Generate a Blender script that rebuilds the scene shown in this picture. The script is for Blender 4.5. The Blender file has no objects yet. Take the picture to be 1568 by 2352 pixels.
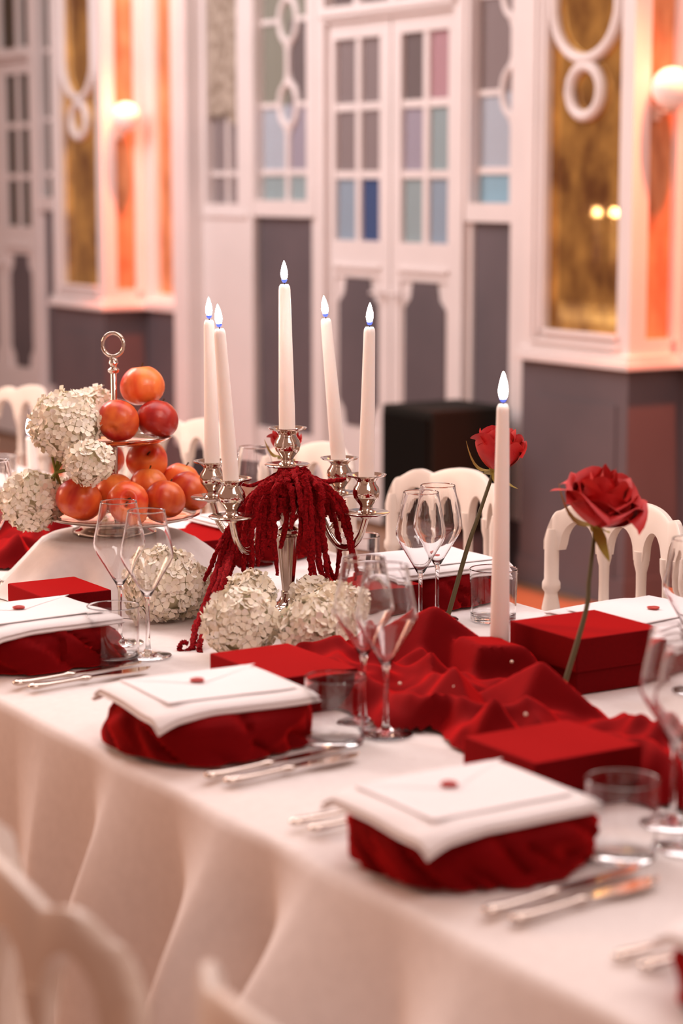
import bpy, bmesh, math, random
import numpy as np
from mathutils import Vector, Matrix, noise

R = math.radians
PI = math.pi
rnd = random.Random(7)
scn = bpy.context.scene
COL = scn.collection

# ------------------------------------------------------------------ camera
CAM_Z = 1.50
FPX = 4900.0
PITCH = math.atan((1176 - 420) / FPX)
cd = bpy.data.cameras.new('camera')
cam = bpy.data.objects.new('camera', cd)
COL.objects.link(cam)
cam.location = (0, 0, CAM_Z)
cam.rotation_euler = (R(90) - PITCH, 0, 0)
cd.sensor_fit = 'VERTICAL'
cd.sensor_height = 36
cd.lens = FPX / 2352 * 36
cd.clip_start = .05
cd.dof.use_dof = True
cd.dof.focus_distance = 3.68
cd.dof.aperture_fstop = 2.8
scn.camera = cam

# ------------------------------------------------------------------ world, lights, exposure
scn.view_settings.view_transform = 'Standard'
scn.view_settings.look = 'None'
scn.view_settings.gamma = 1
scn.view_settings.use_curve_mapping = False
scn.view_settings.exposure = 0.0
wd = bpy.data.worlds.new('room_ambience')
scn.world = wd
wd.use_nodes = True
wd.node_tree.nodes['Background'].inputs[0].default_value = (1.0, .54, .40, 1)
wd.node_tree.nodes['Background'].inputs[1].default_value = .43

ANG = R(-58)                       # the long table and the wall run along u
U = Vector((math.cos(ANG), math.sin(ANG), 0))
V = Vector((-math.sin(ANG), math.cos(ANG), 0))


def SW(s, w, z=0.0):
    """point from room coordinates: s along the table, w across it"""
    return U * s + V * w + Vector((0, 0, z))


def area(name, loc, aim, size, watt, color, size_y=None):
    l = bpy.data.lights.new(name, 'AREA')
    l.energy = watt
    l.color = color
    l.shape = 'RECTANGLE'
    l.size = size
    l.size_y = size_y or size
    o = bpy.data.objects.new(name, l)
    COL.objects.link(o)
    o.location = loc
    o.rotation_euler = (Vector(aim) - Vector(loc)).to_track_quat('-Z', 'Z').to_euler()
    return o


area('ceiling_light_over_table', SW(-3.4, 2.9, 3.7), SW(-3.2, 2.1, 0), 4.5, 76, (1, .91, .93), 1.8)
area('ceiling_light_mid_table', SW(-5.6, 1.26, 3.0), SW(-3.0, 2.2, .85), 1.3, 52, (1, .89, .85), .6)
area('added_fill_near_end', SW(-.5, 1.62, 3.0), SW(-3.3, 2.1, .85), 1.3, 20, (1, .88, .84), .6)  # unseen fill, added to brighten the dim right-hand sides of the candles
area('ceiling_light_by_wall', SW(-8.6, 2.2, 3.5), SW(-8.3, 5.0, 1.0), 3.0, 128, (1, .93, .95), 1.6)
area('warm_side_light', SW(-6.8, -1.2, 2.5), SW(-2.4, 1.2, .5), 1.2, 105, (1, .58, .40))


def bulb(loc, watt, color=(1, .84, .76), rad=.035):
    l = bpy.data.lights.new('added_sparkle_bulb', 'POINT')
    l.energy = watt
    l.color = color
    l.shadow_soft_size = rad
    o = bpy.data.objects.new('added_sparkle_bulb', l)
    COL.objects.link(o)
    o.location = loc


for cs, cw in ((-4.9, 1.9), (-1.9, 1.6)):      # two unseen rings of bulbs, added for glints on glass and silver
    for k in range(6):
        bulb(SW(cs, cw, 2.95) + Vector((.42 * math.cos(k * PI / 3), .42 * math.sin(k * PI / 3), 0)), 2.6, (1, .88, .84))


def spot(name, loc, aim, watt, color, cone, blend=.6, rad=.05):
    l = bpy.data.lights.new(name, 'SPOT')
    l.energy = watt
    l.color = color
    l.spot_size = R(cone)
    l.spot_blend = blend
    l.shadow_soft_size = rad
    o = bpy.data.objects.new(name, l)
    COL.objects.link(o)
    o.location = loc
    o.rotation_euler = (Vector(aim) - Vector(loc)).to_track_quat('-Z', 'Z').to_euler()


for s0, k in ((-5.8, .58), (-10.0, .92)):  # orange wall washers above the recess beside each pier
    spot('orange_wall_washer', SW(s0 + .34, 4.93, 4.0), SW(s0 + .04, 5.0, .9), 680 * k, (1, .43, .32), 60, .8)
    spot('red_floor_washer', SW(s0 + .62, 4.90, 3.1), SW(s0 - .15, 4.40, 0), 800, (1, .16, .06), 40, .7)

# ------------------------------------------------------------------ materials
MATS = {}


def mat(name, color, rough=.5, metal=0.0, **kw):
    m = bpy.data.materials.new(name)
    m.use_nodes = True
    b = m.node_tree.nodes['Principled BSDF']
    b.inputs['Base Color'].default_value = (*color, 1)
    b.inputs['Roughness'].default_value = rough
    b.inputs['Metallic'].default_value = metal
    for k, v in kw.items():
        b.inputs[k].default_value = v
    MATS[name] = m
    return m


def noise_color(m, c1, c2, scale=8.0, lo=.35, hi=.65, detail=4.0, stretch=None, bump=0.0, bscale=None):
    nt = m.node_tree
    b = nt.nodes['Principled BSDF']
    tc = nt.nodes.new('ShaderNodeTexCoord')
    mp = nt.nodes.new('ShaderNodeMapping')
    if stretch:
        mp.inputs['Scale'].default_value = stretch
    nt.links.new(tc.outputs['Object'], mp.inputs[0])
    n = nt.nodes.new('ShaderNodeTexNoise')
    n.inputs['Scale'].default_value = scale
    n.inputs['Detail'].default_value = detail
    nt.links.new(mp.outputs[0], n.inputs['Vector'])
    r = nt.nodes.new('ShaderNodeValToRGB')
    r.color_ramp.elements[0].position = lo
    r.color_ramp.elements[0].color = (*c1, 1)
    r.color_ramp.elements[1].position = hi
    r.color_ramp.elements[1].color = (*c2, 1)
    nt.links.new(n.outputs['Fac'], r.inputs[0])
    nt.links.new(r.outputs[0], b.inputs['Base Color'])
    if bump:
        n2 = nt.nodes.new('ShaderNodeTexNoise')
        n2.inputs['Scale'].default_value = bscale or scale * 6
        nt.links.new(mp.outputs[0], n2.inputs['Vector'])
        bp = nt.nodes.new('ShaderNodeBump')
        bp.inputs['Strength'].default_value = bump
        bp.inputs['Distance'].default_value = .002
        nt.links.new(n2.outputs['Fac'], bp.inputs['Height'])
        nt.links.new(bp.outputs[0], b.inputs['Normal'])
    return m


M_paint = noise_color(mat('white_wall_paint', (.78, .70, .68), .45), (.76, .69, .67), (.81, .73, .71), 3)
M_grey = noise_color(mat('taupe_grey_paint', (.16, .13, .145), .5), (.105, .088, .098), (.13, .105, .115), 2.5)
M_gold = noise_color(mat('antique_gold_mirror', (.5, .3, .08), .035, .8), (.30, .15, .06), (.92, .58, .17), 9, .32, .68, 6, (1, 1, .7))
M_goldpane = noise_color(mat('gold_brocade_panel', (.5, .3, .1), .5), (.40, .17, .07), (.62, .32, .15), 16, .35, .65, 4, (1, 1, .4))
M_floor = noise_color(mat('oak_parquet', (.25, .11, .05), .35), (.20, .085, .035), (.32, .15, .07), 5, .3, .7, 5, (1, 9, 1))
M_lace = noise_color(mat('lace_fabric', (.34, .27, .21), .9), (.26, .20, .15), (.46, .38, .31), 26, .4, .6)
M_cloth = noise_color(mat('white_table_linen', (.82, .76, .74), .85, 0, **{'Sheen Weight': .15}), (.80, .745, .725), (.84, .785, .765), 60, .3, .7, 2, None, .15, 900)
M_linen = mat('white_napkin_linen', (.84, .80, .80), .8, 0, **{'Sheen Weight': .15})
M_paper = mat('white_envelope_paper', (.86, .82, .83), .6)
M_wax = mat('red_sealing_wax', (.46, .03, .025), .45)
M_velvet = noise_color(mat('red_velvet', (.40, .006, .012), .8, 0, **{'Sheen Weight': 1.0, 'Sheen Roughness': .5, 'Sheen Tint': (1, .018, .018, 1), 'Specular IOR Level': .05}),
                       (.10, .001, .002), (.15, .0015, .003), 12, .3, .7, 3, None, .2, 500)
M_box = noise_color(mat('red_velvet_box_cover', (.45, .012, .016), .8, 0, **{'Sheen Weight': 1.0, 'Sheen Roughness': .5, 'Sheen Tint': (1, .018, .018, 1), 'Specular IOR Level': .05}),
                    (.07, .001, .002), (.10, .0015, .003), 300, .3, .7, 2)
M_glass = mat('clear_glass', (1, 1, 1), .0, 0, **{'Transmission Weight': 1.0, 'IOR': 1.45})
M_silver = mat('polished_silver', (.66, .56, .49), .10, 1.0)
M_dsilver = mat('fluted_silver', (.58, .47, .39), .16, 1.0)
M_wax_candle = mat('ivory_candle_wax', (.94, .84, .80), .5, 0, **{'Subsurface Weight': .8, 'Subsurface Radius': (1, .85, .78), 'Subsurface Scale': .02})
M_wick = mat('burnt_wick', (.02, .015, .015), .9)
M_flame = mat('candle_flame', (1, .8, .6), .5, 0, **{'Emission Color': (1, .86, .78, 1), 'Emission Strength': 130.0})
M_fbase = mat('blue_flame_base', (.05, .08, .4), .5, 0, **{'Emission Color': (.10, .16, .9, 1), 'Emission Strength': 1.2})
M_apple = noise_color(mat('red_apple_skin', (.6, .06, .02), .3), (.52, .016, .010), (.92, .22, .04), 22, .42, .72, 3, (1, 1, .25))
M_apple2 = noise_color(mat('orange_red_apple_skin', (.7, .12, .03), .3), (.72, .045, .014), (.98, .29, .06), 20, .38, .68, 3, (1, 1, .25))
M_apple3 = noise_color(mat('deep_red_apple_skin', (.4, .02, .01), .3), (.32, .006, .007), (.58, .045, .015), 24, .4, .75, 3, (1, 1, .25))
M_stemb = mat('brown_fruit_stem', (.07, .035, .015), .8)
M_petal = noise_color(mat('cream_hydrangea_petal', (.86, .78, .62), .6, 0, **{'Subsurface Weight': .2, 'Subsurface Radius': (.01, .008, .005), 'Subsurface Scale': .3}), (.92, .83, .66), (.95, .90, .80), 30)
M_core = mat('pale_green_flower_core', (.74, .68, .46), .8)
M_green = mat('green_flower_stem', (.20, .22, .03), .6)
M_sepal = mat('yellow_green_sepal', (.34, .26, .035), .6)
M_leafg = mat('dark_green_leaf', (.06, .12, .02), .55)
M_stemd = mat('dark_rose_stem', (.085, .06, .015), .6)
M_rose = noise_color(mat('red_rose_petal', (.50, .01, .012), .55, 0, **{'Sheen Weight': .3, 'Sheen Tint': (1, .15, .1, 1)}), (.46, .006, .010), (.62, .018, .018), 30)
M_amar = noise_color(mat('crimson_amaranth', (.33, .008, .014), .9, 0, **{'Sheen Weight': .25, 'Sheen Tint': (1, .04, .05, 1), 'Specular IOR Level': .1}), (.12, .002, .004), (.32, .005, .009), 300, .35, .65, 2)
M_chair = noise_color(mat('cream_white_lacquer', (.80, .71, .63), .35), (.78, .69, .61), (.82, .73, .65), 4)
M_black = mat('black_matt_cabinet', (.008, .007, .005), .75, 0, **{'Specular IOR Level': .2})
M_blackg = mat('black_speaker_grille', (.005, .004, .003), .95, 0, **{'Specular IOR Level': .1})
M_globe = mat('frosted_globe_glass', (.9, .82, .78), .35, 0, **{'Emission Color': (1, .62, .54, 1), 'Emission Strength': .14})
M_brass = mat('white_lamp_bracket', (.75, .6, .5), .4)
M_pearl = mat('ivory_pearl', (.9, .75, .62), .2)
M_behind = mat('room_behind_paint', (.45, .47, .5), .7)


def pane_mat(name, color):
    return mat(name, color, .22, 0, **{'Transmission Weight': .35, 'IOR': 1.2})


PANE = {k: pane_mat('pane_glass_' + k, c) for k, c in dict(  # tints mix glass colour with painted-in reflections and light
    grey=(.36, .30, .30), dark=(.24, .20, .20), green=(.36, .36, .30), lilac=(.48, .44, .52), blue=(.40, .50, .60),
    teal=(.42, .52, .54), pale=(.58, .64, .72), sky=(.38, .60, .72), deep=(.09, .14, .30), pink_reflection=(.62, .38, .42), brown=(.10, .075, .05)).items()}


# ------------------------------------------------------------------ mesh helpers
class MB:
    """collects shapes and links them as ONE mesh object"""

    def __init__(self):
        self.v, self.f = [], []

    def add(self, vs, fs):
        o = len(self.v)
        self.v += [tuple(p) for p in vs]
        self.f += [tuple(i + o for i in q) for q in fs]
        return self

    def box(self, x0, x1, y0, y1, z0, z1, bev=0.0):
        if bev <= 0:
            vs = [(x, y, z) for x in (x0, x1) for y in (y0, y1) for z in (z0, z1)]
            return self.add(vs, [(0, 1, 3, 2), (4, 6, 7, 5), (0, 4, 5, 1), (2, 3, 7, 6), (0, 2, 6, 4), (1, 5, 7, 3)])
        bm = bmesh.new()
        bmesh.ops.create_cube(bm, size=1)
        for q in bm.verts:
            q.co = Vector((x0 + (q.co.x + .5) * (x1 - x0), y0 + (q.co.y + .5) * (y1 - y0), z0 + (q.co.z + .5) * (z1 - z0)))
        bmesh.ops.bevel(bm, geom=bm.edges[:], offset=bev, segments=2, affect='EDGES', profile=.6)
        bm.verts.index_update()
        self.add([q.co[:] for q in bm.verts], [[q.index for q in f.verts] for f in bm.faces])
        bm.free()
        return self

    def lathe(self, prof, n=32, at=(0, 0, 0), close=False, flute=None):
        vs, fs = [], []
        k = len(prof)
        for (r, z) in prof:
            for j in range(n):
                a = 2 * PI * j / n
                rr = r * (flute(a, z) if flute else 1)
                vs.append((at[0] + rr * math.cos(a), at[1] + rr * math.sin(a), at[2] + z))
        rows = k if close else k - 1
        for i in range(rows):
            a0, b0 = i * n, ((i + 1) % k) * n
            for j in range(n):
                fs.append((a0 + j, a0 + (j + 1) % n, b0 + (j + 1) % n, b0 + j))
        if not close:
            if prof[0][0] > 1e-6:
                fs.append(tuple(reversed(range(n))))
            if prof[-1][0] > 1e-6:
                fs.append(tuple((k - 1) * n + j for j in range(n)))
        return self.add(vs, fs)

    def tube(self, pts, rad, n=8, closed=False):
        pts = [Vector(p) for p in pts]
        m = len(pts)
        vs, fs = [], []
        up = Vector((.13, .21, 1)).normalized()
        for i, p in enumerate(pts):
            a = pts[(i - 1) % m] if (closed or i > 0) else p
            b = pts[(i + 1) % m] if (closed or i < m - 1) else p
            t = (b - a)
            t = t.normalized() if t.length > 1e-9 else Vector((0, 0, 1))
            x = up.cross(t)
            if x.length < .05:
                x = Vector((1, 0, 0)).cross(t)
            x.normalize()
            y = t.cross(x)
            up = t.cross(x).cross(t) * 0 + up
            r = rad(i / (m - 1)) if callable(rad) else rad
            for j in range(n):
                c = 2 * PI * j / n
                rr = r(c) if callable(r) else r
                vs.append(p + x * (rr * math.cos(c)) + y * (rr * math.sin(c)))
        for i in range(m if closed else m - 1):
            a0, b0 = i * n, ((i + 1) % m) * n
            for j in range(n):
                fs.append((a0 + j, a0 + (j + 1) % n, b0 + (j + 1) % n, b0 + j))
        if not closed:
            fs.append(tuple(reversed(range(n))))
            fs.append(tuple((m - 1) * n + j for j in range(n)))
        return self.add(vs, fs)

    def grid(self, fn, nu, nv, wrap=False):
        vs = [fn(i / (nu if wrap else nu - 1), j / (nv - 1)) for j in range(nv) for i in range(nu)]
        fs = []
        for j in range(nv - 1):
            for i in range(nu if wrap else nu - 1):
                i2 = (i + 1) % nu
                fs.append((j * nu + i, j * nu + i2, (j + 1) * nu + i2, (j + 1) * nu + i))
        return self.add(vs, fs)

    def prism(self, outline, y0, y1):
        """outline in (x, z), extruded along y"""
        n = len(outline)
        vs = [(x, y0, z) for x, z in outline] + [(x, y1, z) for x, z in outline]
        fs = [tuple(range(n)), tuple(reversed(range(n, 2 * n)))]
        fs += [(i, i + n, (i + 1) % n + n, (i + 1) % n) for i in range(n)]
        return self.add(vs, fs)

    def mesh(self, name, smooth=False):
        me = bpy.data.meshes.new(name)
        me.from_pydata(self.v, [], self.f)
        bm = bmesh.new()
        bm.from_mesh(me)
        bmesh.ops.recalc_face_normals(bm, faces=bm.faces[:])
        if smooth:
            for f in bm.faces:
                f.smooth = True
            for e in bm.edges:
                if len(e.link_faces) == 2 and e.calc_face_angle(0) > R(50):
                    e.smooth = False
        bm.to_mesh(me)
        bm.free()
        return me

    def obj(self, name, m, parent=None, smooth=False):
        me = self.mesh(name, smooth)
        me.materials.append(m)
        o = bpy.data.objects.new(name, me)
        COL.objects.link(o)
        o.parent = parent
        return o


def tag(o, label=None, cat=None, group=None, kind=None):
    for k, v in (('label', label), ('category', cat), ('group', group), ('kind', kind)):
        if v:
            o[k] = v
    return o


def thing(name, loc, label, cat, group=None, rz=0.0, quat=None):
    o = bpy.data.objects.new(name, None)
    COL.objects.link(o)
    o.empty_display_size = .02
    o.location = loc
    if quat is not None:
        o.rotation_euler = quat.to_euler()
    else:
        o.rotation_euler = (0, 0, rz)
    return tag(o, label, cat, group)


def copy_tree(o, parent=None):
    c = o.copy()
    COL.objects.link(c)
    c.parent = parent
    for ch in list(o.children):
        copy_tree(ch, c)
    return c


def place(o, loc, rz=None, label=None, group=None):
    o.location = loc
    if rz is not None:
        o.rotation_euler = (0, 0, rz)
    tag(o, label, None, group)
    return o


def ray(px, py):
    x = (px - 784) / FPX
    y = (1176 - py) / FPX
    c, s = math.cos(PITCH), math.sin(PITCH)
    return Vector((x, c + y * s, -s + y * c))


def PD(px, py, Y):
    """point of the room at distance Y in front of the photographer"""
    d = ray(px, py)
    return Vector((0, 0, CAM_Z)) + d * (Y / d.y)


def PZ(px, py, z):
    d = ray(px, py)
    return Vector((0, 0, CAM_Z)) + d * ((z - CAM_Z) / d.z)


def sm(a, b, x):
    t = min(1, max(0, (x - a) / (b - a)))
    return t * t * (3 - 2 * t)


def spline(pts, n):
    pts = [Vector(p) for p in pts]
    out = []
    m = len(pts)
    for i in range(n):
        t = i / (n - 1) * (m - 1)
        k = min(int(t), m - 2)
        f = t - k
        p0, p1, p2, p3 = pts[max(k - 1, 0)], pts[k], pts[k + 1], pts[min(k + 2, m - 1)]
        out.append(.5 * ((2 * p1) + (p2 - p0) * f + (2 * p0 - 5 * p1 + 4 * p2 - p3) * f * f + (3 * p1 - p0 - 3 * p2 + p3) * f ** 3))
    return out


TOP = .75
TW0, TW1 = 1.212, 2.29      # near and far edge of the table

# ------------------------------------------------------------------ setting: floor, wall, piers, doors, windows


def struct(name, mb, m, parent=None, smooth=False):
    o = mb.obj(name, m, parent, smooth)
    if parent is None:
        o.rotation_euler = (0, 0, ANG)
    o['kind'] = 'structure'
    return o


def struct_root(name):
    o = bpy.data.objects.new(name, None)
    COL.objects.link(o)
    o.rotation_euler = (0, 0, ANG)
    o['kind'] = 'structure'
    return o


struct('floor', MB().box(-16, 4, -4, 7.4, -.05, 0), M_floor)
WH = 3.3


def ring(mb, cs, cz, a, b, w, r, n=40):
    mb.tube([(cs + a * math.cos(2 * PI * i / n), w, cz + b * math.sin(2 * PI * i / n)) for i in range(n)], r, 8, True)


def pier(s0, n):
    """projecting pier with a gold mirror on its face; s0 is its right corner"""
    a, b, wf, wb = s0 - .62, s0, 4.81, 5.20
    root = struct_root('wall_pier_%d' % n)
    MB().box(a, b, wf, wb, .0, .85).obj('dado', M_grey, root)
    g = MB()
    g.box(a + .10, b - .06, wf - .006, wf, .10, .72)
    g.obj('dado_panel', M_grey, root)
    MB().box(a - .005, b + .006, wf - .008, wb, .0, .10).obj('baseboard', M_grey, root)
    m = MB()
    m.box(a - .01, b + .035, wf - .035, wb, .85, .875, .004)
    m.box(a - .01, b + .02, wf - .02, wb, .875, .90, .004)
    m.obj('sill', M_paint, root)
    # white frame round the face mirror and the side pane
    f = MB()
    f.box(a, a + .14, wf, wb, .90, WH)
    f.box(b - .07, b, wf, wf + .05, .90, WH)
    f.box(a + .14, b - .07, wf, wf + .06, .90, .965)
    f.box(b - .04, b, wf + .05, wf + .075, .90, WH)
    f.box(b - .04, b, wf + .075, 5.02, .90, .955)
    f.obj('frame', M_paint, root)
    t = MB()
    for d in (0, .035):
        t.box(a + .05 + d, a + .072 + d, wf - .014, wf, .925 + d * .4, WH, .004)
    t.box(a + .05, b - .05, wf - .014, wf, .915, .932, .004)
    t.box(a + .125, a + .145, wf - .018, wf, .95, WH, .004)
    t.box(a + .125, b - .06, wf - .018, wf, .95, .972, .004)
    t.obj('moulding', M_paint, root)
    MB().box(a + .14, b - .07, wf + .018, wf + .028, .965, WH).obj('mirror', M_gold, root)
    c = (a + .14 + b - .07) / 2
    r = MB()
    ring(r, c, 1.822, .088, .088, wf + .006, .022)
    r.obj('ring', M_paint, root, True)
    r = MB()
    r.tube([(c - .183, wf + .006, z) for z in (3.2, 2.9, 2.6, 2.4, 2.25)] + [(c - .183 * math.cos(PI * i / 30), wf + .006, 2.12 - .186 * math.sin(PI * i / 30)) for i in range(31)] + [(c + .183, wf + .006, z) for z in (2.25, 2.4, 2.6, 2.9, 3.2)], .022, 8)
    r.obj('oval', M_paint, root, True)
    MB().box(b - .03, b - .02, wf + .075, 5.0, .955, WH).obj('side_pane', M_goldpane, root)
    f = MB()
    f.box(b - .04, b, 5.0, 5.05, .90, WH)
    f.box(b - .006, b + .012, 5.0, 5.03, .94, WH, .004)
    f.obj('corner_post', M_paint, root)
    return root


def niche(s0, n):
    """wall set back beside the pier, with a gold pane"""
    root = struct_root('wall_recess_%d' % n)
    MB().box(s0 - .02, s0 + .45, 5.055, 5.2, 0, .85).obj('dado', M_grey, root)
    MB().box(s0 - .02, s0 + .45, 5.02, 5.2, .85, .90, .004).obj('sill', M_paint, root)
    f = MB()
    f.box(s0 - .02, s0 + .12, 5.05, 5.2, .90, WH)
    f.box(s0 + .30, s0 + .45, 5.05, 5.2, .90, WH)
    f.box(s0 + .12, s0 + .30, 5.05, 5.2, .90, .935)
    f.obj('frame', M_paint, root)
    MB().box(s0 + .12, s0 + .30, 5.075, 5.085, .935, WH).obj('pane', M_goldpane, root)


def globe_lamp(s, w, z, label):
    t = thing('wall_lamp', SW(s, w, z), label, 'lamp', 'round globe lamps on the pier sides', ANG)
    m = MB()
    n = 24
    m.lathe([(.0715 * math.sin(PI * i / n) + (1e-7 if i in (0, n) else 0), -.0715 * math.cos(PI * i / n)) for i in range(n + 1)], 32)
    m.obj('globe', M_globe, t, True)
    b = MB()
    b.tube([(-.075, 0, -.078), (-.06, 0, -.082), (-.03, 0, -.082), (0, 0, -.078), (0, 0, -.066)], .007, 8)
    b.lathe([(.001, -.074), (.028, -.072), (.030, -.066), (.020, -.060)], 20)
    b.box(-.088, -.076, -.018, .018, -.11, -.05, .003)
    b.obj('bracket', M_brass, t, True)


pier(-5.8, 1)
pier(-10.0, 2)
niche(-5.8, 1)
niche(-10.0, 2)
globe_lamp(-5.728, 4.918, 1.822, 'white globe lamp on the orange lit pier at the right edge')
globe_lamp(-9.912, 4.905, 1.832, 'white globe lamp on the orange lit pier behind the apples')

WB, WF = 5.20, 5.06        # back and front of the door wall


def frame_around(mb, a, b, z0, z1, w0, w1, mull_s=(), mull_z=(), t=.028):
    """bars inside an opening"""
    for s in mull_s:
        mb.box(s - t / 2, s + t / 2, w0, w1, z0, z1)
    for z in mull_z:
        mb.box(a, b, w0 + .004, w1 - .004, z - t / 2, z + t / 2)


def pane(root, a, b, z0, z1, w, key):
    MB().box(a, b, w, w + .006, z0, z1).obj('pane', PANE[key], root)


def sidelight(n, a, b, keys, ringz=(1.855, 2.236)):
    """tall narrow window with a centre mullion and two oval rings"""
    root = struct_root('window_%d' % n)
    c = (a + b) / 2
    f = MB()
    f.box(a - .07, a, WF - .02, WB, 1.345, 3.0)
    f.box(b, b + .07, WF - .02, WB, 1.345, 3.0)
    f.box(a, b, WF - .02, WB, 1.345, 1.42)
    f.obj('window_frame', M_paint, root)
    bars = MB()
    for z0, z1 in ((1.42, 1.755), (1.955, 2.136), (2.336, 3.0)):
        bars.box(c - .016, c + .016, WF + .02, WF + .05, z0, z1)
    for z in (1.548,):
        bars.box(a, b, WF + .022, WF + .048, z - .014, z + .014)
    for z in ringz:
        bars.box(a, c - .075, WF + .022, WF + .048, z - .012, z + .012)
        bars.box(c + .075, b, WF + .022, WF + .048, z - .012, z + .012)
        ring(bars, c, z, .078, .098, WF + .032, .018)
        for sg in (-1, 1):
            bars.prism([(c - .034, z + sg * .105), (c + .034, z + sg * .105), (c + .012, z + sg * .15), (c - .012, z + sg * .15)], WF + .022, WF + .048)
    bars.obj('glazing_bar', M_paint, root, True)
    zs = [1.42, 1.534, 1.562, ringz[0], ringz[0], ringz[1], ringz[1], 3.0]
    for i in range(4):
        pane(root, a, c, zs[2 * i], zs[2 * i + 1], WF + .034, keys[2 * i])
        pane(root, c, b, zs[2 * i], zs[2 * i + 1], WF + .034, keys[2 * i + 1])


def door_bay(s0, n, main):
    """bay between two piers: s0 is the right corner of the pier on its left"""
    L = lambda x: s0 + x
    # windowed side panels' lower walls
    root = struct_root('wall_bay_%d' % n)
    w = MB()
    for a, b in ((1.09, 1.15), (1.65, 1.75), (2.85, 2.90), (3.385, 3.50)):
        w.box(L(a), L(b), WF, WB, .20, 1.345)
    w.box(L(1.15), L(1.65), WF, WB, .20, .345)
    w.box(L(2.90), L(3.385), WF, WB, .20, .345)
    w.box(L(1.65), L(1.73), WF - .01, WB, 1.345, WH)
    w.box(L(2.85), L(2.89), WF - .01, WB, 1.345, WH)
    w.obj('wall_boarding', M_paint, root)
    g = MB().box(L(1.15), L(1.65), WF + .015, WB, .345, 1.345)
    g.obj('lower_panel', M_grey, root)
    MB().box(L(2.90), L(3.385), WF + .015, WB, .345, 1.345).obj('lower_panel', M_grey, root)
    b_ = MB()
    b_.box(L(.52), L(1.73), WF - .02, WB, 0, .20)
    b_.box(L(2.87), L(3.50), WF - .02, WB, 0, .20)
    b_.obj('baseboard', M_grey, root)
    # end pilaster beside the next pier and at the start of the bay
    p = MB()
    p.box(L(3.335), L(3.58), 4.93, WB, .20, WH)
    p.box(L(3.30), L(3.34), 4.955, WB, .20, WH)
    p.obj('pilaster', M_paint, root)
    MB().box(L(3.33), L(3.58), 4.925, WB, 0, .20).obj('plinth', M_grey, root)
    # wall panel with the lace curtained window, a slim pilaster at its start
    p = MB()
    p.box(L(.505), L(.655), 4.95, WB, .2, WH)
    p.obj('pilaster', M_paint, root)
    p = MB()
    p.box(L(.655), L(.69), 5.035, WB, .2, WH)
    p.box(L(1.005), L(1.15), 5.035, WB, .2, WH)
    p.box(L(.69), L(1.005), 5.035, WB, .2, 1.40)
    p.obj('curtain_window_frame', M_paint, root)
    MB().box(L(.50), L(.66), 4.945, WB, 0, .20).obj('plinth', M_grey, root)
    t = MB()
    t.box(L(.67), L(1.10), 5.022, 5.035, 1.335, 1.358, .003)
    t.obj('moulding', M_paint, root)
    wn = struct_root('window_%d' % (n * 10))
    br = MB()
    br.box(L(.835), L(.86), 5.07, 5.10, 1.40, WH)
    br.box(L(.69), L(1.005), 5.072, 5.098, 1.53, 1.556)
    br.obj('glazing_bar', M_paint, wn)
    for a, b in ((.69, .8475), (.8475, 1.005)):
        pane(wn, L(a), L(b), 1.40, 1.54, 5.085, 'grey')
        pane(wn, L(a), L(b), 1.54, WH, 5.085, 'grey')

    def lace(i, j):
        x = i * .315
        zb = 1.80 + .03 * abs(math.sin(i * PI * 3)) - .06 * sm(.5, .9, i)
        return (L(.69 + x), 5.055 + .006 * math.sin(i * 40), zb + j * (WH - zb))

    MB().grid(lace, 49, 6).obj('lace_curtain', M_lace, wn, True)
    k1 = ['teal', 'teal', 'pale', 'lilac', 'green', 'dark', 'green', 'green'] if main else ['brown'] * 8
    k2 = ['sky', 'sky', 'pale', 'pale', 'grey', 'grey', 'blue', 'grey'] if main else ['brown'] * 8
    sidelight(n * 10 + 1, L(1.16), L(1.635), k1)
    sidelight(n * 10 + 2, L(2.90), L(3.375), k2)
    # double door
    root = struct_root('door_%d' % n)
    f = MB()
    f.box(L(1.73), L(1.80), WF - .03, WB, 0, WH)
    f.box(L(2.80), L(2.87), WF - .03, WB, 0, WH)
    f.box(L(1.80), L(2.80), WF - .03, WB, 2.195, 2.26)
    f.box(L(1.78), L(2.82), WF - .05, WF - .03, 2.215, 2.245, .004)
    f.obj('door_frame', M_paint, root)
    tr = MB()
    for x in (2.02, 2.30, 2.58):
        tr.box(L(x - .02), L(x + .02), WF, WF + .05, 2.26, WH)
    tr.obj('transom_bar', M_paint, root)
    for a, b in ((1.80, 2.0), (2.04, 2.28), (2.32, 2.56), (2.60, 2.80)):
        pane(root, L(a), L(b), 2.28, WH, WF + .025, 'dark' if main else 'brown')
    rows = (1.25, 1.535, 1.828, 2.12)
    kk = [[['blue', 'deep'], ['teal', 'blue']], [['grey', 'grey'], ['lilac', 'teal']], [['grey', 'grey'], ['dark', 'pink_reflection']]]  # grey above, blue below, one pink: partly reflected light painted into the panes
    for q, (a, b) in enumerate(((1.80, 2.295), (2.305, 2.80))):
        lf = MB()
        w0, w1 = WF, WF + .05
        pa, pb = (a + .045, b - .085) if q == 0 else (a + .07, b - .075)
        lf.box(L(a), L(pa), w0, w1, .02, 2.195)
        lf.box(L(pb), L(b), w0, w1, .02, 2.195)
        lf.box(L(pa), L(pb), w0, w1, 2.12, 2.195)
        lf.box(L(pa), L(pb), w0, w1, 1.09, 1.25)
        lf.box(L(pa), L(pb), w0, w1, .02, .42)
        lf.obj('door_leaf', M_paint, root)
        mo = MB()
        mo.box(L(pa - .01), L(pb + .01), w0 - .014, w0, 1.125, 1.145, .004)
        mo.obj('moulding', M_paint, root)
        # octagonal notched panel
        x0, x1, z0, z1, nn = L(pa + .026), L(pb - .022), .43, 1.085, .085
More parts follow.
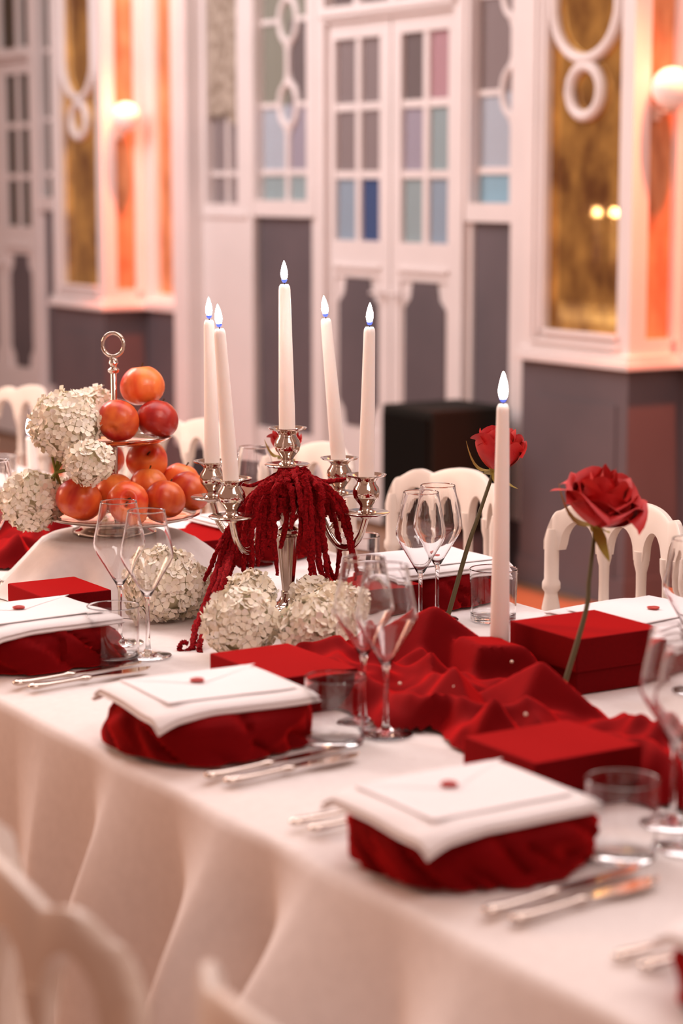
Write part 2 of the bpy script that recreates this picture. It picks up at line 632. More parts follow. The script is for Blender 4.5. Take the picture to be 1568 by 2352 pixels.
        oc = [(x0 + nn * .7, z0), (x1 - nn * .7, z0), (x1 - nn * .55, z0 + nn * .8), (x1, z0 + nn * 1.3), (x1, z1 - nn * 1.3), (x1 - nn * .55, z1 - nn * .8), (x1 - nn * .7, z1),
              (x0 + nn * .7, z1), (x0 + nn * .55, z1 - nn * .8), (x0, z1 - nn * 1.3), (x0, z0 + nn * 1.3), (x0 + nn * .55, z0 + nn * .8)]
        MB().box(L(pa), L(pb), w0 + .012, w1, .42, 1.09).obj('panel_ground', M_paint, root)
        MB().prism(oc, w0 + .004, w0 + .013).obj('door_panel', M_grey, root)
        mid = (pa + pb) / 2 + .003
        br = MB()
        br.box(L(mid - .02), L(mid + .02), w0 + .006, w1 - .006, 1.25, 2.12)
        for z in rows[1:3]:
            br.box(L(pa), L(pb), w0 + .008, w1 - .008, z - .017, z + .017)
        br.obj('glazing_bar', M_paint, root)
        for r_ in range(3):
            for c_, (x0, x1) in enumerate(((pa, mid), (mid, pb))):
                pane(root, L(x0), L(x1), rows[r_], rows[r_ + 1], w0 + .022, kk[r_][q][c_] if main else 'brown')
        h = MB()
        hx = L(b - .03 if q == 0 else a + .03)
        h.tube([(hx, w0, 1.03), (hx, w0 - .035, 1.03), (hx + (-.07 if q == 0 else .07), w0 - .037, 1.03)], .007, 8)
        h.obj('door_handle', M_paint, root, True)


door_bay(-10.0, 1, True)
door_bay(-14.2, 2, False)
struct('wall_left', MB().box(-14.75, -14.6, -4, 6.4, 0, WH), M_paint)
struct('wall_behind', MB().box(-16, 2, 6.4, 6.5, 0, 3.4), M_behind)

# ------------------------------------------------------------------ black cabinet by the door
t = thing('loudspeaker', SW(-6.725, 4.675, 0), 'black boxy loudspeaker cabinet standing on a grey plinth by the white door', 'speaker', None, ANG)
MB().box(-.155, .155, -.16, .16, .0, .18, .006).obj('plinth', M_grey, t)
MB().box(-.175, .175, -.18, .18, .18, .655, .012).obj('cabinet', M_black, t)
MB().box(-.155, .155, -.192, -.18, .21, .625, .004).obj('grille', M_blackg, t)

# ------------------------------------------------------------------ chairs
CW = .195


def rail_top(t):
    if t < .52:
        return .92 - .020 * (t / .52) ** 2.4
    if t < .88:
        q = (t - .52) / .36
        return .900 - .012 * q + .013 * math.sin(PI * q) ** 1.2
    q = (t - .88) / .12
    return .888 - .050 * q ** 2.4


def rail_bot(x):
    for c in (-.694, -.231, .231, .694):
        a = .166
        d = (x / CW - c) / a
        if abs(d) < 1:
            return .818 + .052 * math.sqrt(1 - d * d)
    return .812


def make_chair():
    t = thing('dining_chair', (0, 0, 0), 'chair', 'chair', None, 0)
    n = 129

    def loop(i, j):
        x = -CW + 2 * CW * i
        tt = abs(x) / CW
        zt, zb = rail_top(tt), rail_bot(x)
        yo = -.03 * (1 - tt * tt) * 0 - .068 * tt * tt
        th = .0095
        k = j * 6
        ring_ = [(-th, zb), (-th, zt - .008), (-th * .5, zt), (th * .5, zt), (th, zt - .008), (th, zb), (-th, zb)]
        y, z = ring_[int(round(k))]
        return (x, yo + y, z)

    m = MB().grid(loop, n, 7)
    for e in (0, 1):
        pts = [loop(e, j / 6) for j in range(6)]
        m.add(pts, [tuple(range(6))])
    m.obj('crest_rail', M_chair, t, True)
    # turned spindles
    sp = [(.007, .46), (.012, .475), (.015, .50), (.016, .52), (.011, .545), (.010, .55), (.016, .558), (.016, .566), (.011, .574), (.013, .60), (.016, .63), (.015, .66), (.011, .69),
          (.0105, .70), (.0145, .706), (.0145, .714), (.010, .72), (.0095, .76), (.010, .79), (.014, .806), (.015, .83)]
    for c in (-.4625, 0, .4625):
        x = c * CW
        MB().lathe(sp, 14, (x, -.068 * c * c, 0)).obj('spindle', M_chair, t, True)
    po = [(.019, .44), (.021, .47), (.018, .50), (.024, .53), (.024, .56), (.017, .58), (.022, .60), (.022, .612), (.017, .62), (.021, .65), (.025, .685), (.024, .70), (.017, .725), (.017, .73), (.024, .737), (.024, .748), (.019, .755), (.019, .80), (.019, .83), (.013, .852)]
    po = [(r_ * .74, z) for r_, z in po]
    for sg in (-1, 1):
        MB().lathe(po, 16, (sg * (CW - .009), -.0645, 0)).obj('back_post', M_chair, t, True)
    lr = MB().box(-CW + .03, CW - .03, -.028, -.004, .50, .525, .004)
    lr.obj('lower_rail', M_chair, t)
    MB().box(-CW + .004, CW - .004, -.41, -.005, .405, .45, .012).obj('seat_frame', M_chair, t, True)
    s = MB().box(-CW + .012, CW - .012, -.405, -.05, .45, .485, .016)
    s.obj('seat_cushion', M_linen, t, True)
    lg = [(.010, 0), (.013, .02), (.015, .10), (.012, .13), (.018, .15), (.018, .17), (.013, .19), (.017, .30), (.019, .36), (.019, .41)]
    for sx in (-1, 1):
        for y in (-.385, -.03):
            MB().lathe(lg, 12, (sx * (CW - .03), y, 0)).obj('leg', M_chair, t, True)
    st = MB()
    for sx in (-1, 1):
        st.tube([(sx * (CW - .03), -.385, .2), (sx * (CW - .03), -.03, .2)], .008, 8)
    st.tube([(-CW + .03, -.2, .2), (CW - .03, -.2, .2)], .008, 8)
    st.obj('stretcher', M_chair, t, True)
    return t


chair = make_chair()
far_ch = [(-2.99, 'white arcaded back chair behind the far side place at the right'), (-3.54, 'white arcaded back chair in front of the black loudspeaker'),
          (-4.08, 'white arcaded back chair behind the right arms of the candelabra'), (-4.65, 'blurred white arcaded back chair behind the left arms of the candelabra'),
          (-5.16, 'white arcaded back chair mostly hidden behind the tiered apples'), (-5.70, 'blurred white arcaded back chair beyond the upper white hydrangea')]
for i, (s, lb) in enumerate(far_ch):
    c = chair if i == 0 else copy_tree(chair)
    place(c, SW(s, 2.52), ANG, lb, 'white chairs on the far side of the table')
for s, w, ra, lb in ((-1.687, .695, -8, 'white chair in the lower left corner seen from behind'), (-1.252, .705, -3, 'white chair at the bottom edge, only its rail top showing')):
    place(copy_tree(chair), SW(s, w), ANG + PI + R(ra), lb, 'white chairs on the near side of the table')

# ------------------------------------------------------------------ table and cloth
t = thing('dining_table', SW(-4.6, 1.74, 0), 'long banquet table hidden under the white tablecloth', 'table', None, ANG)
MB().box(-6.2, 6.2, -.52, .52, .70, .735, .004).obj('table_top', M_chair, t)
for x in (-6, -3, 0, 3, 6):
    for y in (-.4, .4):
        MB().lathe([(.025, 0), (.028, .02), (.03, .70)], 12, (x, y, 0)).obj('leg', M_chair, t, True)


def make_cloth():
    s_min, s_max = -10.9, 1.4
    ns = 1300
    ss = [s_min + (s_max - s_min) * i / (ns - 1) for i in range(ns)]
    # distance across: top then skirts; t>0 measured down from the edge
    prof = []
    for k in range(26):
        prof.append(('n', .70 * (1 - k / 25.0) ** 1.6))
    for k in range(1, 24):
        prof.append(('t', k / 24.0))
    for k in range(14):
        prof.append(('f', .70 * k / 13.0))

    rf = random.Random(21)
    knots, x = [], s_min - 1
    while x < s_max + 42:
        up = len(knots) % 2 == 0
        x += rf.uniform(.035, .15) if up else rf.uniform(.07, .26)
        knots.append((x, rf.uniform(.035, .125) if up else rf.uniform(-.045, .0), rf.uniform(-.28, .28)))
    xs0 = [k[0] for k in knots]

    def fold(s, d):
        # straight pleats falling from the table edge: flat faces between sharp ridges and hollows, each leaning its own way
        k = int(np.searchsorted(xs0, s))
        c = knots[max(k - 3, 0):k + 3]
        pos = [q[0] + q[2] * min(d, .7) * .55 for q in c]
        v = 0.0
        for i in range(len(c) - 1):
            if pos[i] <= s < pos[i + 1] or (pos[i + 1] <= pos[i] and abs(s - pos[i]) < .01):
                t = (s - pos[i]) / max(pos[i + 1] - pos[i], .012)
                t = min(1, max(0, t))
                t = t * .6 + .4 * t * t * (3 - 2 * t)
                v = c[i][1] * (1 - t) + c[i + 1][1] * t
                break
        y = noise.noise(Vector((s * 3.5, d * .9, 9.0)))
        return sm(-.02, .26, d) * v + sm(0, .3, d) * .035 * y + d * .07

    def pt(i, j):
        s = ss[i]
        kind, q = prof[j]
        if kind == 't':
            w = TW0 + (TW1 - TW0) * q
            z = TOP + .0018 * noise.noise(Vector((s * 5, w * 5, 0)))
            e = min(q, 1 - q) * (TW1 - TW0)
            z -= .006 * (1 - sm(0, .05, e))
            return (s, w, z)
        d = q
        r = .011
        if d < r * 1.57:
            a = d / r
            out, dz = r * math.sin(a), r * (1 - math.cos(a))
        else:
            out, dz = r, r + (d - r * 1.57)
        out += fold(s if kind == 'n' else s + 40, d)
        z = TOP - .006 - dz
        w = TW0 - out if kind == 'n' else TW1 + out
        return (s, w, max(z, .012))

    m = MB()
    nj = len(prof)
    m.v = [pt(i, j) for j in range(nj) for i in range(ns)]
    m.f = [(j * ns + i, j * ns + i + 1, (j + 1) * ns + i + 1, (j + 1) * ns + i) for j in range(nj - 1) for i in range(ns - 1)]
    return m


o = make_cloth().obj('tablecloth', M_cloth, None, True)
o.rotation_euler = (0, 0, ANG)
tag(o, 'white linen tablecloth falling in deep folds over the long banquet table', 'tablecloth')

# ------------------------------------------------------------------ draped riser and tiered fruit stand
ST = SW(-3.574, 1.735, 0)


def riser():
    prof = [(.0, .10), (.06, .1005), (.10, .10), (.128, .097), (.145, .088), (.160, .072), (.180, .048), (.205, .020), (.225, .004), (.232, .0015)]

    def fn(i, j):
        a = 2 * PI * i
        t_ = j * (len(prof) - 1)
        k = min(int(t_), len(prof) - 2)
        f = t_ - k
        r = prof[k][0] * (1 - f) + prof[k + 1][0] * f
        z = prof[k][1] * (1 - f) + prof[k + 1][1] * f
        fl = sm(.12, .22, r) * (.018 * math.sin(5 * a + 1.2) + .010 * math.sin(11 * a + .4))
        return ((r + fl) * math.cos(a), (r + fl) * math.sin(a), max(z + .3 * fl * sm(.1, .16, r) * (z > .01), .0015))

    m = MB().grid(fn, 96, 37, True)
    return m


o = riser().obj('draped_riser', M_cloth, None, True)
o.location = ST + Vector((0, 0, TOP + .001))
tag(o, 'round white draped riser lifting the tiered apple stand', 'riser')

t = thing('tiered_stand', ST + Vector((0, 0, TOP + .103)), 'silver two tier fruit stand with a ring handle, heaped with apples', 'stand')
PB = TOP + .103


def plate(r, z, name, dx=0.0):
    m = MB()
    m.lathe([(.001, z - .0035), (r * .80, z - .0035), (r * .93, z + .001), (r, z + .0055), (r + .0015, z + .008), (r - .001, z + .009), (r * .92, z + .0045), (r * .80, z), (.001, z)], 64, (dx, 0, 0))
    m.obj(name, M_silver, t, True)


m = MB().lathe([(.001, .0), (.080, .0), (.083, .003), (.081, .007), (.070, .010), (.066, .016), (.045, .017), (.014, .020), (.010, .026), (.001, .026)], 56)
m.obj('foot', M_silver, t, True)
plate(.150, .8835 - PB, 'lower_plate', .010)
plate(.107, 1.0265 - PB, 'upper_plate')
m = MB().lathe([(.0055, .02), (.0055, 1.15 - PB), (.004, 1.152 - PB)], 16)
for z in (.893 - PB, 1.035 - PB):
    m.lathe([(.0055, z - .003), (.013, z - .002), (.013, z + .003), (.0055, z + .008)], 16)
m.lathe([(.005, 1.150 - PB), (.010, 1.153 - PB), (.011, 1.158 - PB), (.006, 1.162 - PB), (.006, 1.166 - PB), (.009, 1.170 - PB), (.007, 1.178 - PB), (.002, 1.182 - PB)], 16)
pole_ = m.obj('pole', M_silver, t, True)
m = MB()
m.tube([(.0195 * math.cos(2 * PI * i / 40), 0, 1.204 - PB + .0215 * math.sin(2 * PI * i / 40)) for i in range(40)], .0035, 10, True)
m.obj('ring_handle', M_silver, pole_, True)


def apple_mesh(seed):
    rr = random.Random(seed)
    ph = rr.random() * 6
    n = 22
    prof = []
    for i in range(n + 1):
        a = PI * i / n
        r = math.sin(a) * (1.0 + .06 * math.cos(a)) * 1.02
        z = -math.cos(a) * .92
        z -= .30 * math.exp(-(r / .22) ** 2) if a > PI / 2 else -.20 * math.exp(-(r / .20) ** 2)
        prof.append((max(r, 1e-4), z))
    m = MB()
    m.lathe(prof, 28, flute=lambda a, z: 1 + .016 * math.sin(5 * a + ph) * (1 - .4 * z) + .012 * math.sin(2 * a + ph))
    return m


apples = [
    ((.051, .024, 1.126), .0415, 2, (.1, -.1), 'large orange red apple on top of the upper tier pile'),
    ((.013, -.054, 1.069), .039, 1, (1.1, .5), 'streaked apple with its stem end showing, left on the upper tier'),
    ((.082, -.020, 1.068), .039, 3, (.3, .2), 'darkest red apple, right on the upper tier'),
    ((-.055, -.108, .931), .042, 1, (.2, .4), 'large mottled red apple at the front left of the lower tier'),
    ((.004, -.058, .938), .036, 2, (.2, -.3), 'orange apple wedged behind the two front apples of the lower tier'),
    ((.035, -.124, .928), .038, 2, (-1.2, .3), 'orange red apple facing forward at the front of the lower tier'),
    ((.099, -.072, .926), .038, 1, (.35, .2), 'red apple with yellow right side, second from right on the lower tier'),
    ((.138, -.001, .931), .039, 1, (.3, .5), 'red apple at the right rim of the lower tier'),
    ((.117, .071, .941), .036, 2, (.1, .3), 'pale orange apple with dark stem behind the right rim apple'),
    ((.063, -.011, .944), .035, 2, (.2, 0), 'orange apple in the middle of the lower tier beside the pole'),
    ((.055, .051, .982), .039, 2, (-1.0, .2), 'orange apple just under the upper plate, right of the pole'),
    ((-.030, .106, .979), .036, 1, (-.9, 0), 'shaded apple just under the upper plate, left of the pole'),
    ((-.052, .045, .957), .033, 3, (.3, -.5), 'pinkish red apple between hydrangea and pole on the lower tier'),
    ((-.021, -.004, .955), .025, 3, (.2, .3), 'smallest dark red apple right in front of the pole base'),
]
AM = {1: M_apple, 2: M_apple2, 3: M_apple3}
for i, (p, r, k, tl, lb) in enumerate(apples):
    t = thing('apple', ST + Vector(p), lb, 'apple', 'red apples heaped on the tiered stand')
    t.location.z = p[2]
    t.rotation_euler = (tl[0] * -.7, tl[1], rnd.random() * .6)
    t.rotation_euler = (-tl[0] * 1.0 if tl[0] > 0 else -tl[0], tl[1], 0)
    am = apple_mesh(i)
    am.v = [(x * r, y * r, z * r) for x, y, z in am.v]
    am.obj('skin', AM[k], t, True)
    MB().tube([(0, 0, r * .52), (r * .03, 0, r * .75), (r * .12, 0, r * 1.02)], r * .045, 6).obj('stem', M_stemb, t, True)

# ------------------------------------------------------------------ candelabra
CB = SW(-3.17, 1.87, TOP)
Yc = CB.y
t = thing('candelabra', CB, 'silver five light candelabra draped with crimson amaranth', 'candelabra')


def cup_profile(k=1.0):
    return [(.001, -.006), (.010 * k, -.006), (.012 * k, -.002), (.037 * k, .001), (.040 * k, .004), (.038 * k, .0055), (.018 * k, .004), (.011 * k, .009), (.0105 * k, .015), (.014 * k, .020), (.021 * k, .029), (.0232 * k, .038), (.0215 * k, .046),
            (.0165 * k, .053), (.0155 * k, .057), (.021 * k, .063), (.033 * k, .0665), (.0345 * k, .069), (.032 * k, .069), (.020 * k, .065), (.0135 * k, .060), (.0135, .048), (.001, .047)]


m = MB().lathe([(.001, 0), (.060, 0), (.062, .004), (.056, .010), (.034, .016), (.018, .024), (.012, .034), (.0125, .042)], 40)
m.obj('base', M_silver, t, True)
m = MB().lathe([(.0085, .036), (.0095, .045), (.0185, .135), (.0195, .140), (.013, .145)], 48, flute=lambda a, z: 1 + .10 * abs(math.sin(5 * a)))
m.obj('fluted_stem', M_dsilver, t, True)
m = MB().lathe([(.010, .140), (.019, .146), (.020, .152), (.012, .158), (.014, .166), (.024, .176), (.027, .188), (.025, .200), (.016, .212), (.013, .225), (.018, .235), (.018, .243), (.011, .250), (.011, .262)], 32)
m.obj('hub', M_silver, t, True)
MB().lathe(cup_profile(1.0), 40, (0, 0, .262)).obj('candle_cup', M_silver, t, True)
ARMS = {'front left': ((-.090, -.136), -.066, 0), 'front right': ((.136, -.090), .018, 0), 'back left': ((-.136, .090), -.012, 0), 'back right': ((.090, .136), -.086, 0)}
for nm, ((dx, dy), ln, _) in ARMS.items():
    rad = math.hypot(dx, dy)
    ux, uy = dx / rad, dy / rad
    pr = [(.012, .178), (.035, .196), (.055, .197), (.072, .178), (.088, .150), (.108, .132), (.132, .134), (.150, .152), (.158, .172), (rad, .188)]
    MB().tube(spline([(r_ * ux, r_ * uy, z) for r_, z in pr], 44), lambda q: .0068 - .0012 * q, 10).obj('arm', M_silver, t, True)
    MB().lathe(cup_profile(1.0), 40, (dx, dy, .192)).obj('candle_cup', M_silver, t, True)


def candle(base, top, r0, r1, label, group=None, fl=.040, nm='taper_candle'):
    base, top = Vector(base), Vector(top)
    ax = top - base
    L = ax.length
    q = Vector((0, 0, 1)).rotation_difference(ax.normalized())
    t = thing(nm, base, label, 'candle', group, quat=q)
    m = MB().lathe([(r0 * .9, 0), (r0, .004), (r0 * .99, L * .2), (r1, L - .010), (r1 * .93, L - .004), (r1 * .7, L), (r1 * .3, L - .0015), (.0005, L - .002)], 24)
    m.obj('wax_body', M_wax_candle, t, True)
    m_ = MB().tube([(0, 0, L - .003), (.0004, 0, L + .004), (.0015, 0, L + .009)], .0009, 6)
    wick = m_.obj('wick', M_wick, t, True)
    m = MB().lathe([(.0005, L + .0025), (.0030, L + .0032), (.0046, L + .006), (.0052, L + .0085)], 16)
    m.obj('flame_base', M_fbase, wick, True)
    k = fl / .040
    f = [(.0042, .008), (.0064, .012), (.0074, .017), (.0072, .022), (.0060, .028), (.0042, .034), (.0020, .040), (.0003, .0435)]
    MB().lathe([(.0005, L + .0075)] + [(r_ * .82 * min(k, 1.1), L + .008 + (z - .008) * k * .92) for r_, z in f], 16).obj('flame', M_flame, wick, True)
    return t


cz = CB.z + .262 + .049
candle(CB + Vector((0, 0, .311)), CB + Vector((-.004, 0, .578)), .0142, .0102, 'tall lit taper candle in the central top cup of the candelabra', 'lit tapers in the candelabra')
for nm, ((dx, dy), ln, _) in ARMS.items():
    b = CB + Vector((dx, dy, .241))
    candle(b, b + Vector((ln * .28, 0, .270)), .0135, .0098, 'lit taper candle in the %s arm of the candelabra' % nm, 'lit tapers in the candelabra')
LC = SW(-2.576, 1.894, TOP + .012)
t = thing('candle_holder', SW(-2.576, 1.894, TOP), 'low silver candle holder half hidden in the red velvet under the single candle', 'holder')
MB().lathe([(.001, 0), (.045, 0), (.046, .003), (.030, .007), (.020, .010), (.020, .034), (.022, .036), (.017, .036), (.0165, .012), (.001, .0115)], 32).obj('cup', M_silver, t, True)
candle(LC, LC + Vector((.0012, 0, .410)), .0148, .0096, 'tall single lit taper candle rising from the red velvet, in front of a rose', None, .049)
cb = PD(78, 1080, 5.35)
cb.z = TOP
t = thing('candle_holder', cb, 'small candle holder hidden behind the white hydrangea', 'holder')
MB().lathe([(.001, 0), (.04, 0), (.041, .003), (.02, .008), (.017, .03), (.019, .032), (.014, .032), (.014, .012), (.001, .0115)], 24).obj('cup', M_silver, t, True)
candle(cb + Vector((0, 0, .013)), PD(70, 1002, 5.35), .0155, .012, 'blurred lit candle glowing behind the left white hydrangea', None, .042)

for sx, wh in ((-9.87, 'farther'), (-9.71, 'nearer')):     # their flames show in the gold mirror of the right pier
    b = SW(sx, 1.73, TOP)
    t = thing('candlestick', b, 'slim silver candlestick far along the table, %s of the two mirrored ones' % wh, 'candlestick', 'candlesticks at the far end of the table')
    MB().lathe([(.001, 0), (.045, 0), (.046, .004), (.02, .012), (.008, .03), (.010, .10), (.007, .20), (.009, .26), (.017, .28), (.019, .30), (.014, .30), (.014, .285), (.001, .285)], 24).obj('stem_and_cup', M_silver, t, True)
    candle(b + Vector((0, 0, .286)), b + Vector((0, 0, .560)), .0135, .0098, 'lit taper at the far end of the table, %s flame in the mirror' % wh, 'tapers at the far end of the table')

# ------------------------------------------------------------------ crimson amaranth over the candelabra
t = thing('amaranth_garland', CB, 'crimson amaranth tassels trailing over the candelabra down to the table', 'flowers')


def strand(pts, r=.0066, seed=0, n=None):
    ps = [p - CB for p in pts]
    ln = sum((ps[i + 1] - ps[i]).length for i in range(len(ps) - 1))
    n = n or max(14, int(ln / .0036))
    sp = spline(ps, n)
    sd = seed * 3.7
    for i, p in enumerate(sp):
        k = i / (n - 1)
        p += Vector((noise.noise(Vector((k * 6, sd, 0))), noise.noise(Vector((k * 6, sd, 5))), 0)) * .003

    def rad(q):
        i = q * (n - 1)
        base = r * (1.05 - .45 * q ** 3)
        return lambda c: base * (.92 + .72 * noise.noise(Vector((i * .75, c * 1.3 + sd, sd))) + .46 * (rnd.random() - .5))

    MB().tube(sp, rad, 9).obj('tassel', M_amar, t, True)


f = Yc - .085      # in front of the column
S_ = [
    ([(640, 1092, Yc - .03), (585, 1130, Yc - .042), (545, 1185, Yc - .042), (505, 1290, Yc - .075), (470, 1390, f - .10), (447, 1450, 3.43), (440, 1486, 3.395), (424, 1499, 3.385), (412, 1488, 3.385), (420, 1474, 3.39), (432, 1480, 3.385)], .0064),
    ([(645, 1090, Yc - .03), (590, 1140, Yc - .042), (552, 1195, Yc - .042), (520, 1285, Yc - .075), (487, 1380, f - .10), (467, 1445, 3.44), (458, 1490, 3.385), (466, 1506, 3.37), (476, 1508, 3.37)], .0062),
    ([(650, 1090, Yc - .03), (600, 1135, Yc - .042), (565, 1190, Yc - .042), (532, 1275, Yc - .075), (505, 1355, f - .08), (485, 1425, f - .10)], .0068),
    ([(650, 1095, Yc - .03), (605, 1140, Yc - .042), (575, 1195, Yc - .042), (545, 1270, Yc - .075), (518, 1345, Yc - .075), (500, 1400, f - .09)], .0066),
    ([(620, 1100, Yc - .03), (570, 1150, Yc - .042), (525, 1215, Yc - .042), (495, 1270, Yc - .075), (470, 1335, Yc - .075)], .0062),
    ([(630, 1100, Yc - .03), (590, 1150, Yc - .042), (560, 1215, Yc - .042), (536, 1285, Yc - .075), (520, 1325, Yc - .075)], .0066),
    ([(620, 1100, Yc - .03), (575, 1150, Yc - .042), (540, 1220, Yc - .042), (505, 1320, Yc - .075), (478, 1420, f - .10)], .0064),
    ([(610, 1110, f), (575, 1150, f - .01), (563, 1215, f - .01), (561, 1300, f - .01), (564, 1387, f - .01)], .0056),
    ([(630, 1105, f), (590, 1150, f - .01), (580, 1215, f - .01), (577, 1290, f - .01), (573, 1345, f - .01)], .0060),
    ([(640, 1105, f), (602, 1150, f), (594, 1225, f), (592, 1300, f)], .0066),
    ([(640, 1105, f), (612, 1150, f), (606, 1225, f), (598, 1285, f)], .0066),
    ([(645, 1105, f), (622, 1150, f), (618, 1215, f), (615, 1262, f)], .0068),
    ([(650, 1105, f), (632, 1150, f), (632, 1240, f), (637, 1322, f)], .0058),
    ([(645, 1105, f - .01), (627, 1130, f - .015), (627, 1170, f - .015), (620, 1200, f - .015)], .0060),
    ([(665, 1110, f - .01), (672, 1140, f - .02), (672, 1180, f - .02), (668, 1215, f - .02)], .0060),
    ([(690, 1090, f - .01), (700, 1120, f - .02), (704, 1180, f - .02), (708, 1260, f - .02), (714, 1325, f - .02)], .0075),
    ([(695, 1095, f - .01), (712, 1140, f - .02), (716, 1230, f - .02), (722, 1320, f - .02), (738, 1385, f - .03), (762, 1434, f - .05)], .0058),
    ([(700, 1100, f), (722, 1150, f), (728, 1230, f), (735, 1310, f), (750, 1328, f)], .0070),
    ([(705, 1100, f), (735, 1150, f), (742, 1230, f), (748, 1290, f), (762, 1375, f)], .0058),
    ([(705, 1100, f), (745, 1140, Yc - .03), (770, 1200, Yc - .03), (778, 1265, Yc - .03), (772, 1335, Yc - .03)], .0058),
    ([(710, 1095, f), (760, 1140, f), (790, 1200, f), (806, 1262, f), (810, 1330, f)], .0056),
    ([(710, 1095, f), (765, 1130, f), (798, 1185, f), (808, 1240, f), (817, 1312, f)], .0056),
    ([(700, 1095, f), (755, 1135, Yc - .02), (785, 1190, Yc - .02), (800, 1235, Yc - .02)], .0080),
    ([(690, 1085, Yc), (740, 1105, Yc), (775, 1103, Yc), (795, 1100, Yc)], .0055),
    ([(640, 1085, Yc), (580, 1115, Yc - .02), (545, 1108, Yc - .03), (528, 1098, Yc - .03)], .0036),
    ([(660, 1100, f), (655, 1140, f), (656, 1190, f + .01), (645, 1260, f + .01)], .0060),
    ([(680, 1100, f), (688, 1140, f - .01), (690, 1200, f - .01), (684, 1275, f)], .0060),
    ([(715, 1180, Yc), (735, 1230, Yc), (755, 1300, Yc), (775, 1345, Yc)], .0056),
]
for i, (pts, r) in enumerate(S_):
    strand([PD(*p) for p in pts], r * .88, i)
rr = random.Random(3)
for i in range(46):   # the dense crown of short tassels arching off the stem
    ex = rr.uniform(562, 795)
    k = (ex - 672) / 120
    dep = rr.uniform(-.11, .035)
    if ex < 635 or ex > 745:
        dep = max(dep, -.045)
    ey = 1150 + 20 * (1 - k * k) + rr.uniform(-20, 35) + abs(k) ** 3 * 25
    p0 = PD(672 + rr.uniform(-28, 28), 1082 + rr.uniform(-6, 8), Yc - .015 + dep * .3)
    p1 = PD(672 + (ex - 672) * .5, 1098 + 20 * k * k + rr.uniform(-8, 10), Yc + dep * .75)
    p2 = PD(672 + (ex - 672) * .86, 1118 + 26 * k * k + rr.uniform(-8, 10), Yc + dep)
    p3 = PD(ex, ey, Yc + dep * 1.1)
    strand([p0, p1, p2, p3], rr.uniform(.0056, .0078), 60 + i)

# ------------------------------------------------------------------ hydrangeas


def floret_mesh():
    m = MB()
    for k in range(4):
        a = k * PI / 2
        ca, sa = math.cos(a), math.sin(a)
        loc = []
        for (x, y, z) in ((.001, 0, 0), (.0055, -.0052, .0012), (.0060, 0, .0006), (.0055, .0052, .0012), (.0115, -.0050, .0034), (.0128, 0, .0030), (.0115, .0050, .0034)):
            loc.append((x * ca - y * sa, x * sa + y * ca, z))
        m.add(loc, [(0, 1, 2), (0, 2, 3), (1, 4, 5, 2), (2, 5, 6, 3)])
    me = m.mesh('floret', True)
    me.materials.append(M_petal)
    return me


FLO = floret_mesh()


def hydrangea(c, r, label, stem=None, n=130, sc=1.0, sq=(1, 1, .92)):
    t = thing('hydrangea', c, label, 'flower', 'white hydrangea heads along the table')
    co = MB()
    co.lathe([(max(r * .80 * math.sin(PI * i / 10), 1e-4), -r * .80 * math.cos(PI * i / 10) * sq[2]) for i in range(11)], 16)
    co.obj('flower_core', M_core, t, True)
    g = PI * (3 - math.sqrt(5))
    n = int(n * 1.4)
    for i in range(n):
        z = 1 - 2 * (i + .5) / n
        q = math.sqrt(1 - z * z)
        d = Vector((q * math.cos(g * i), q * math.sin(g * i), z))
        d = (d + Vector((rnd.gauss(0, .06), rnd.gauss(0, .06), rnd.gauss(0, .06)))).normalized()
        lump = 1 + .10 * noise.noise(d * 2.2 + Vector(c) * 9) + rnd.uniform(-.05, .05)
        o = bpy.data.objects.new('floret', FLO)
        COL.objects.link(o)
        o.parent = t
        o.location = Vector((d.x * sq[0], d.y * sq[1], d.z * sq[2])) * (r * .90 * lump)
        dn = (d + Vector((rnd.gauss(0, .28), rnd.gauss(0, .28), rnd.gauss(0, .28)))).normalized()
        qd = Vector((0, 0, 1)).rotation_difference(dn) @ Matrix.Rotation(rnd.random() * 6, 3, 'Z').to_quaternion()
        o.rotation_euler = qd.to_euler()
        s_ = rnd.uniform(.82, 1.2) * sc
        o.scale = (s_, s_, s_)
    if stem:
        for k in range(len(stem)):
            MB().tube([p - Vector(c) for p in stem[k]], .0035 if k == 0 else .0026, 7).obj('stem', M_green, t, True)
    return t


j1 = PD(128, 1085, 3.88)
hydrangea(PD(150, 975, 3.88), .068, 'large white hydrangea head leaning on the left of the upper apple tier',
          [[PD(140, 1020, 3.88), j1, PD(140, 1120, 3.90), PD(165, 1165, 3.94)], [PD(120, 1050, 3.87), j1, PD(104, 1115, 3.87), PD(100, 1165, 3.88)], [PD(150, 1050, 3.88), j1, PD(120, 1120, 3.87), PD(122, 1165, 3.89)]], 150)
hydrangea(PD(205, 1062, 3.80), .044, 'small white hydrangea head hanging just below the upper apple plate', [[PD(190, 1065, 3.84), PD(150, 1080, 3.87), j1]], 80, .9)
hydrangea(PD(216, 935, 4.02), .042, 'small white hydrangea head behind the pole of the apple stand', None, 80, .9)
hydrangea(PD(72, 1150, 3.88), .060, 'white hydrangea head at the left edge beyond the red velvet', [[PD(95, 1150, 3.90), PD(150, 1172, 3.95)]], 130)
hydrangea(PD(137, 1140, 3.93), .036, 'small white hydrangea head beside the front left apple', None, 70, .9)
hydrangea(PD(376, 1342, 3.62), .070, 'white hydrangea head on the table in front of the draped riser', None, 150, 1.05)
hydrangea(PD(440, 1355, 3.66), .048, 'white hydrangea head tucked behind the left amaranth trail', None, 90)
hl = hydrangea(PD(552, 1432, 3.34), .062, 'white hydrangea head left of the candelabra foot, behind the red box', None, 140)
hydrangea(PD(575, 1362, 3.50), .040, 'small white hydrangea head between amaranth trail and candelabra stem', None, 80)
